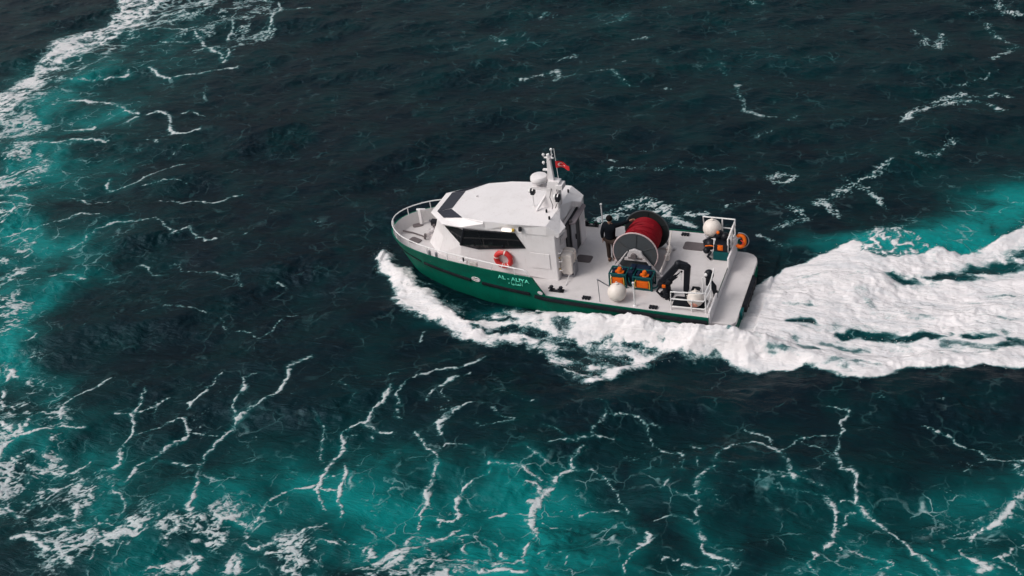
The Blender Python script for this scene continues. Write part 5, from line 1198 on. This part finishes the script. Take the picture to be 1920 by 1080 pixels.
at_ = N('ShaderNodeAttribute'); at_.attribute_name = 'sea'; sp_ = N('ShaderNodeSeparateColor'); L(at_.outputs['Color'], sp_.inputs[0])
fo, te, so, wa = sp_.outputs[0], sp_.outputs[1], sp_.outputs[2], at_.outputs['Alpha']
tc = N('ShaderNodeTexCoord'); obj_ = tc.outputs['Object']
def noise(scale, detail, rough=.55, dist=0, rot=0, sc=(1, 1, 1)):
    mp = N('ShaderNodeMapping'); mp.inputs['Rotation'].default_value = (0, 0, rot); mp.inputs['Scale'].default_value = sc; L(obj_, mp.inputs['Vector'])
    n_ = N('ShaderNodeTexNoise'); n_.inputs['Scale'].default_value = scale; n_.inputs['Detail'].default_value = detail; n_.inputs['Roughness'].default_value = rough; n_.inputs['Distortion'].default_value = dist
    L(mp.outputs[0], n_.inputs['Vector']); return n_.outputs['Fac']
CRA = R(30)                       # crests run this way
nf = noise(4.5, 9, .68, .6, -CRA, (.75, 1.25, 1)); nf2 = noise(16, 5, .6, .3)
nn = mth('ADD', mth('MULTIPLY', mth('SUBTRACT', nf, .5), 1.25), mth('MULTIPLY', mth('SUBTRACT', nf2, .5), .5))
raw = mth('ADD', fo, mth('MULTIPLY', mth('MULTIPLY', nn, mrange(fo, .02, .4, .35, 1.1)), mrange(so, .4, 1, 1, .62)))
f_ = mth('MULTIPLY', mrange(raw, .26, 1.0), mrange(fo, .04, .20))
rawm = mth('ADD', fo, mth('MULTIPLY', mth('ADD', nn, mth('MULTIPLY', mth('SUBTRACT', noise(2.6, 9, .72, .5, .05, (.45, 1.5, 1)), .5), .8)), .55))   # misty churn of the wash
fm = mth('MULTIPLY', mrange(rawm, .02, .98), mrange(fo, .02, .15))
wmask = mrange(wa, .2, .8)
f_ = mth('ADD', mth('MULTIPLY', f_, mth('SUBTRACT', 1, wmask)), mth('MULTIPLY', fm, wmask))
# fine lace: cell borders that only appear where there is some foam about
mp = N('ShaderNodeMapping'); L(obj_, mp.inputs['Vector']); wn = N('ShaderNodeTexNoise'); wn.inputs['Scale'].default_value = 1.3; wn.inputs['Detail'].default_value = 4; L(obj_, wn.inputs['Vector'])
va = N('ShaderNodeVectorMath'); va.operation = 'MULTIPLY_ADD'; L(wn.outputs['Color'], va.inputs[0]); va.inputs[1].default_value = (1.3, 1.3, 0); L(obj_, va.inputs[2])
vo = N('ShaderNodeTexVoronoi'); vo.feature = 'DISTANCE_TO_EDGE'; vo.inputs['Scale'].default_value = 1.15; L(va.outputs[0], vo.inputs['Vector'])
vl = mrange(vo.outputs['Distance'], 0, .05, 1, 0)
vl = mth('MULTIPLY', vl, mrange(noise(.9, 5, .6), .46, .66)); vl = mth('MULTIPLY', vl, mth('ADD', .3, nf))
hz = 0
lacef = mth('MULTIPLY', vl, mrange(te, .10, .6, .10, .62))
f_ = mth('MAXIMUM', f_, lacef)
# flecks of broken foam on the far chop
fleck = mth('MULTIPLY', mrange(noise(2.6, 10, .72, .4, -CRA, (.45, 1.3, 1)), .66, .80, 0, .35), mrange(noise(.12, 3), .45, .65)); f_ = mth('MAXIMUM', f_, fleck)
deep = mixc(noise(.35, 4), (.0018, .0058, .0100), (.0030, .0098, .0150))
grey = noise(.22, 4, .6)
tint = noise(.5, 5, .6)
deep = mixc(mrange(tint, .38, .70, 0, .8), deep, (.0012, .019, .0215))
tealc = mixc(mrange(te, .15, 1.35, 0, 1, False), (.001, .036, .040), (.003, .22, .215))
body = mixc(mrange(te, .0, .85, 0, 1, False), deep, tealc)
whitec = mixc(mth('MAXIMUM', mrange(so, .15, .8), wmask), (.50, .55, .56), (.80, .765, .775))
foamc = mixc(mrange(f_, .10, .9), (.10, .30, .31), whitec)
foamc = mixc(mrange(noise(1.5, 8, .68, .4, 0.05, (.4, 1.5, 1)), .42, .68, 0, .45), foamc, (.44, .48, .52))
col_ = mixc(mrange(f_, 0, .62, 0, 1, False), body, foamc)
pb = N('ShaderNodeBsdfPrincipled'); L(col_, pb.inputs['Base Color'])
L(mrange(f_, 0, .5, .13, .85), pb.inputs['Roughness']); pb.inputs['IOR'].default_value = 1.333; pb.inputs['Specular Tint'].default_value = (.42, .76, 1, 1)
L(mrange(f_, .1, .6, .20, .1), pb.inputs['Specular IOR Level'])
# bump: wind ripples, finer with foam
r1 = noise(2.0, 7, .62, .5, -CRA, (.42, 1.3, 1)); r2 = noise(7.5, 5, .6, .4, -CRA + .35, (.5, 1.2, 1)); r3 = noise(9, 6, .65)
hgt = mth('ADD', mth('MULTIPLY', r1, .14), mth('MULTIPLY', r2, .016)); hgt = mth('ADD', hgt, mth('MULTIPLY', mth('MULTIPLY', r3, f_), .02))
hgt = mth('ADD', hgt, mth('MULTIPLY', f_, .03))
bp = N('ShaderNodeBump'); bp.inputs['Strength'].default_value = .85; bp.inputs['Distance'].default_value = 1.0; L(hgt, bp.inputs['Height']); L(bp.outputs[0], pb.inputs['Normal'])
om = N('ShaderNodeOutputMaterial'); L(pb.outputs[0], om.inputs[0])

VC = np.stack([X, Y, H], 1).astype(np.float32)
ATT = np.stack([np.clip(Fr, 0, 1.5), TEAL.ravel(), np.clip(Sr, 0, 1), np.clip(np.maximum(stern, side * .30), 0, 1).ravel()], 1).astype(np.float32)
jj, ii = np.meshgrid(np.arange(NY - 1), np.arange(NX - 1), indexing='ij'); a = (jj * NX + ii).ravel()
FC = np.stack([a, a + 1, a + NX + 1, a + NX], 1).astype(np.int32)
fw = WAKE.ravel()[FC].mean(1); iswake = fw > .30
def sea_mesh(name, sel):
    f = FC[sel]; used, inv = np.unique(f, return_inverse=True); f = inv.reshape(f.shape).astype(np.int32)
    me_ = bpy.data.meshes.new(name); me_.vertices.add(len(used)); me_.vertices.foreach_set('co', VC[used].ravel())
    me_.loops.add(f.size); me_.loops.foreach_set('vertex_index', f.ravel()); me_.polygons.add(len(f)); me_.polygons.foreach_set('loop_start', np.arange(0, f.size, 4, dtype=np.int32))
    me_.polygons.foreach_set('use_smooth', np.ones(len(f), bool))
    ca = me_.color_attributes.new('sea', 'FLOAT_COLOR', 'POINT'); ca.data.foreach_set('color', ATT[used].ravel())
    me_.update(calc_edges=True); me_.materials.append(wm); o = bpy.data.objects.new(name, me_); COL.objects.link(o); return o
put(sea_mesh('water', ~iswake), kind='structure')
put(sea_mesh('wake_foam', iswake), kind='stuff', label='churned white foam of the bow wave and stern wake around the moving workboat', cat='foam')
# ---- spray: droplets and clots thrown off the breaking edges
def height_at(x, y):
    i = min(NX - 2, max(0, np.searchsorted(AX, x) - 1)); j = min(NY - 2, max(0, np.searchsorted(AY, y) - 1)); return H[j * NX + i]
sv = []; sf = []
oct_ = np.array([(1, 0, 0), (-1, 0, 0), (0, 1, 0), (0, -1, 0), (0, 0, 1), (0, 0, -1)], float); of = [(0, 2, 4), (2, 1, 4), (1, 3, 4), (3, 0, 4), (2, 0, 5), (1, 2, 5), (3, 1, 5), (0, 3, 5)]
edge = ((WAKE.ravel() > .35) & (WAKE.ravel() < .75)) | (CRS.ravel() > .17)
cand = np.nonzero(edge & (X > -9) & (X < 15))[0]; pick = rng.choice(cand, 5000)
for c in pick:
    r_ = .004 + .009 * rng.rand() ** 3; up = rng.exponential(.05) * (1 + 3 * CRS.ravel()[c]); x = X[c] + rng.normal(0, .09); y = Y[c] + rng.normal(0, .09)
    if abs(y) < 2.75 and -7.2 < x < 6.3: continue
    n_ = len(sv); sv += [(x + p[0] * r_, y + p[1] * r_, H[c] + up + p[2] * r_) for p in oct_ * rng.uniform(.6, 1.4, 3)]; sf += [tuple(k + n_ for k in f) for f in of]
me_ = bpy.data.meshes.new('spray'); me_.from_pydata(sv, [], sf); me_.materials.append(mat('spray_white', (.80, .78, .785), .6, var=.02)); so_ = bpy.data.objects.new('spray', me_); COL.objects.link(so_)
put(so_, kind='stuff', label='fine white spray droplets thrown up along the edge of the wake', cat='spray')
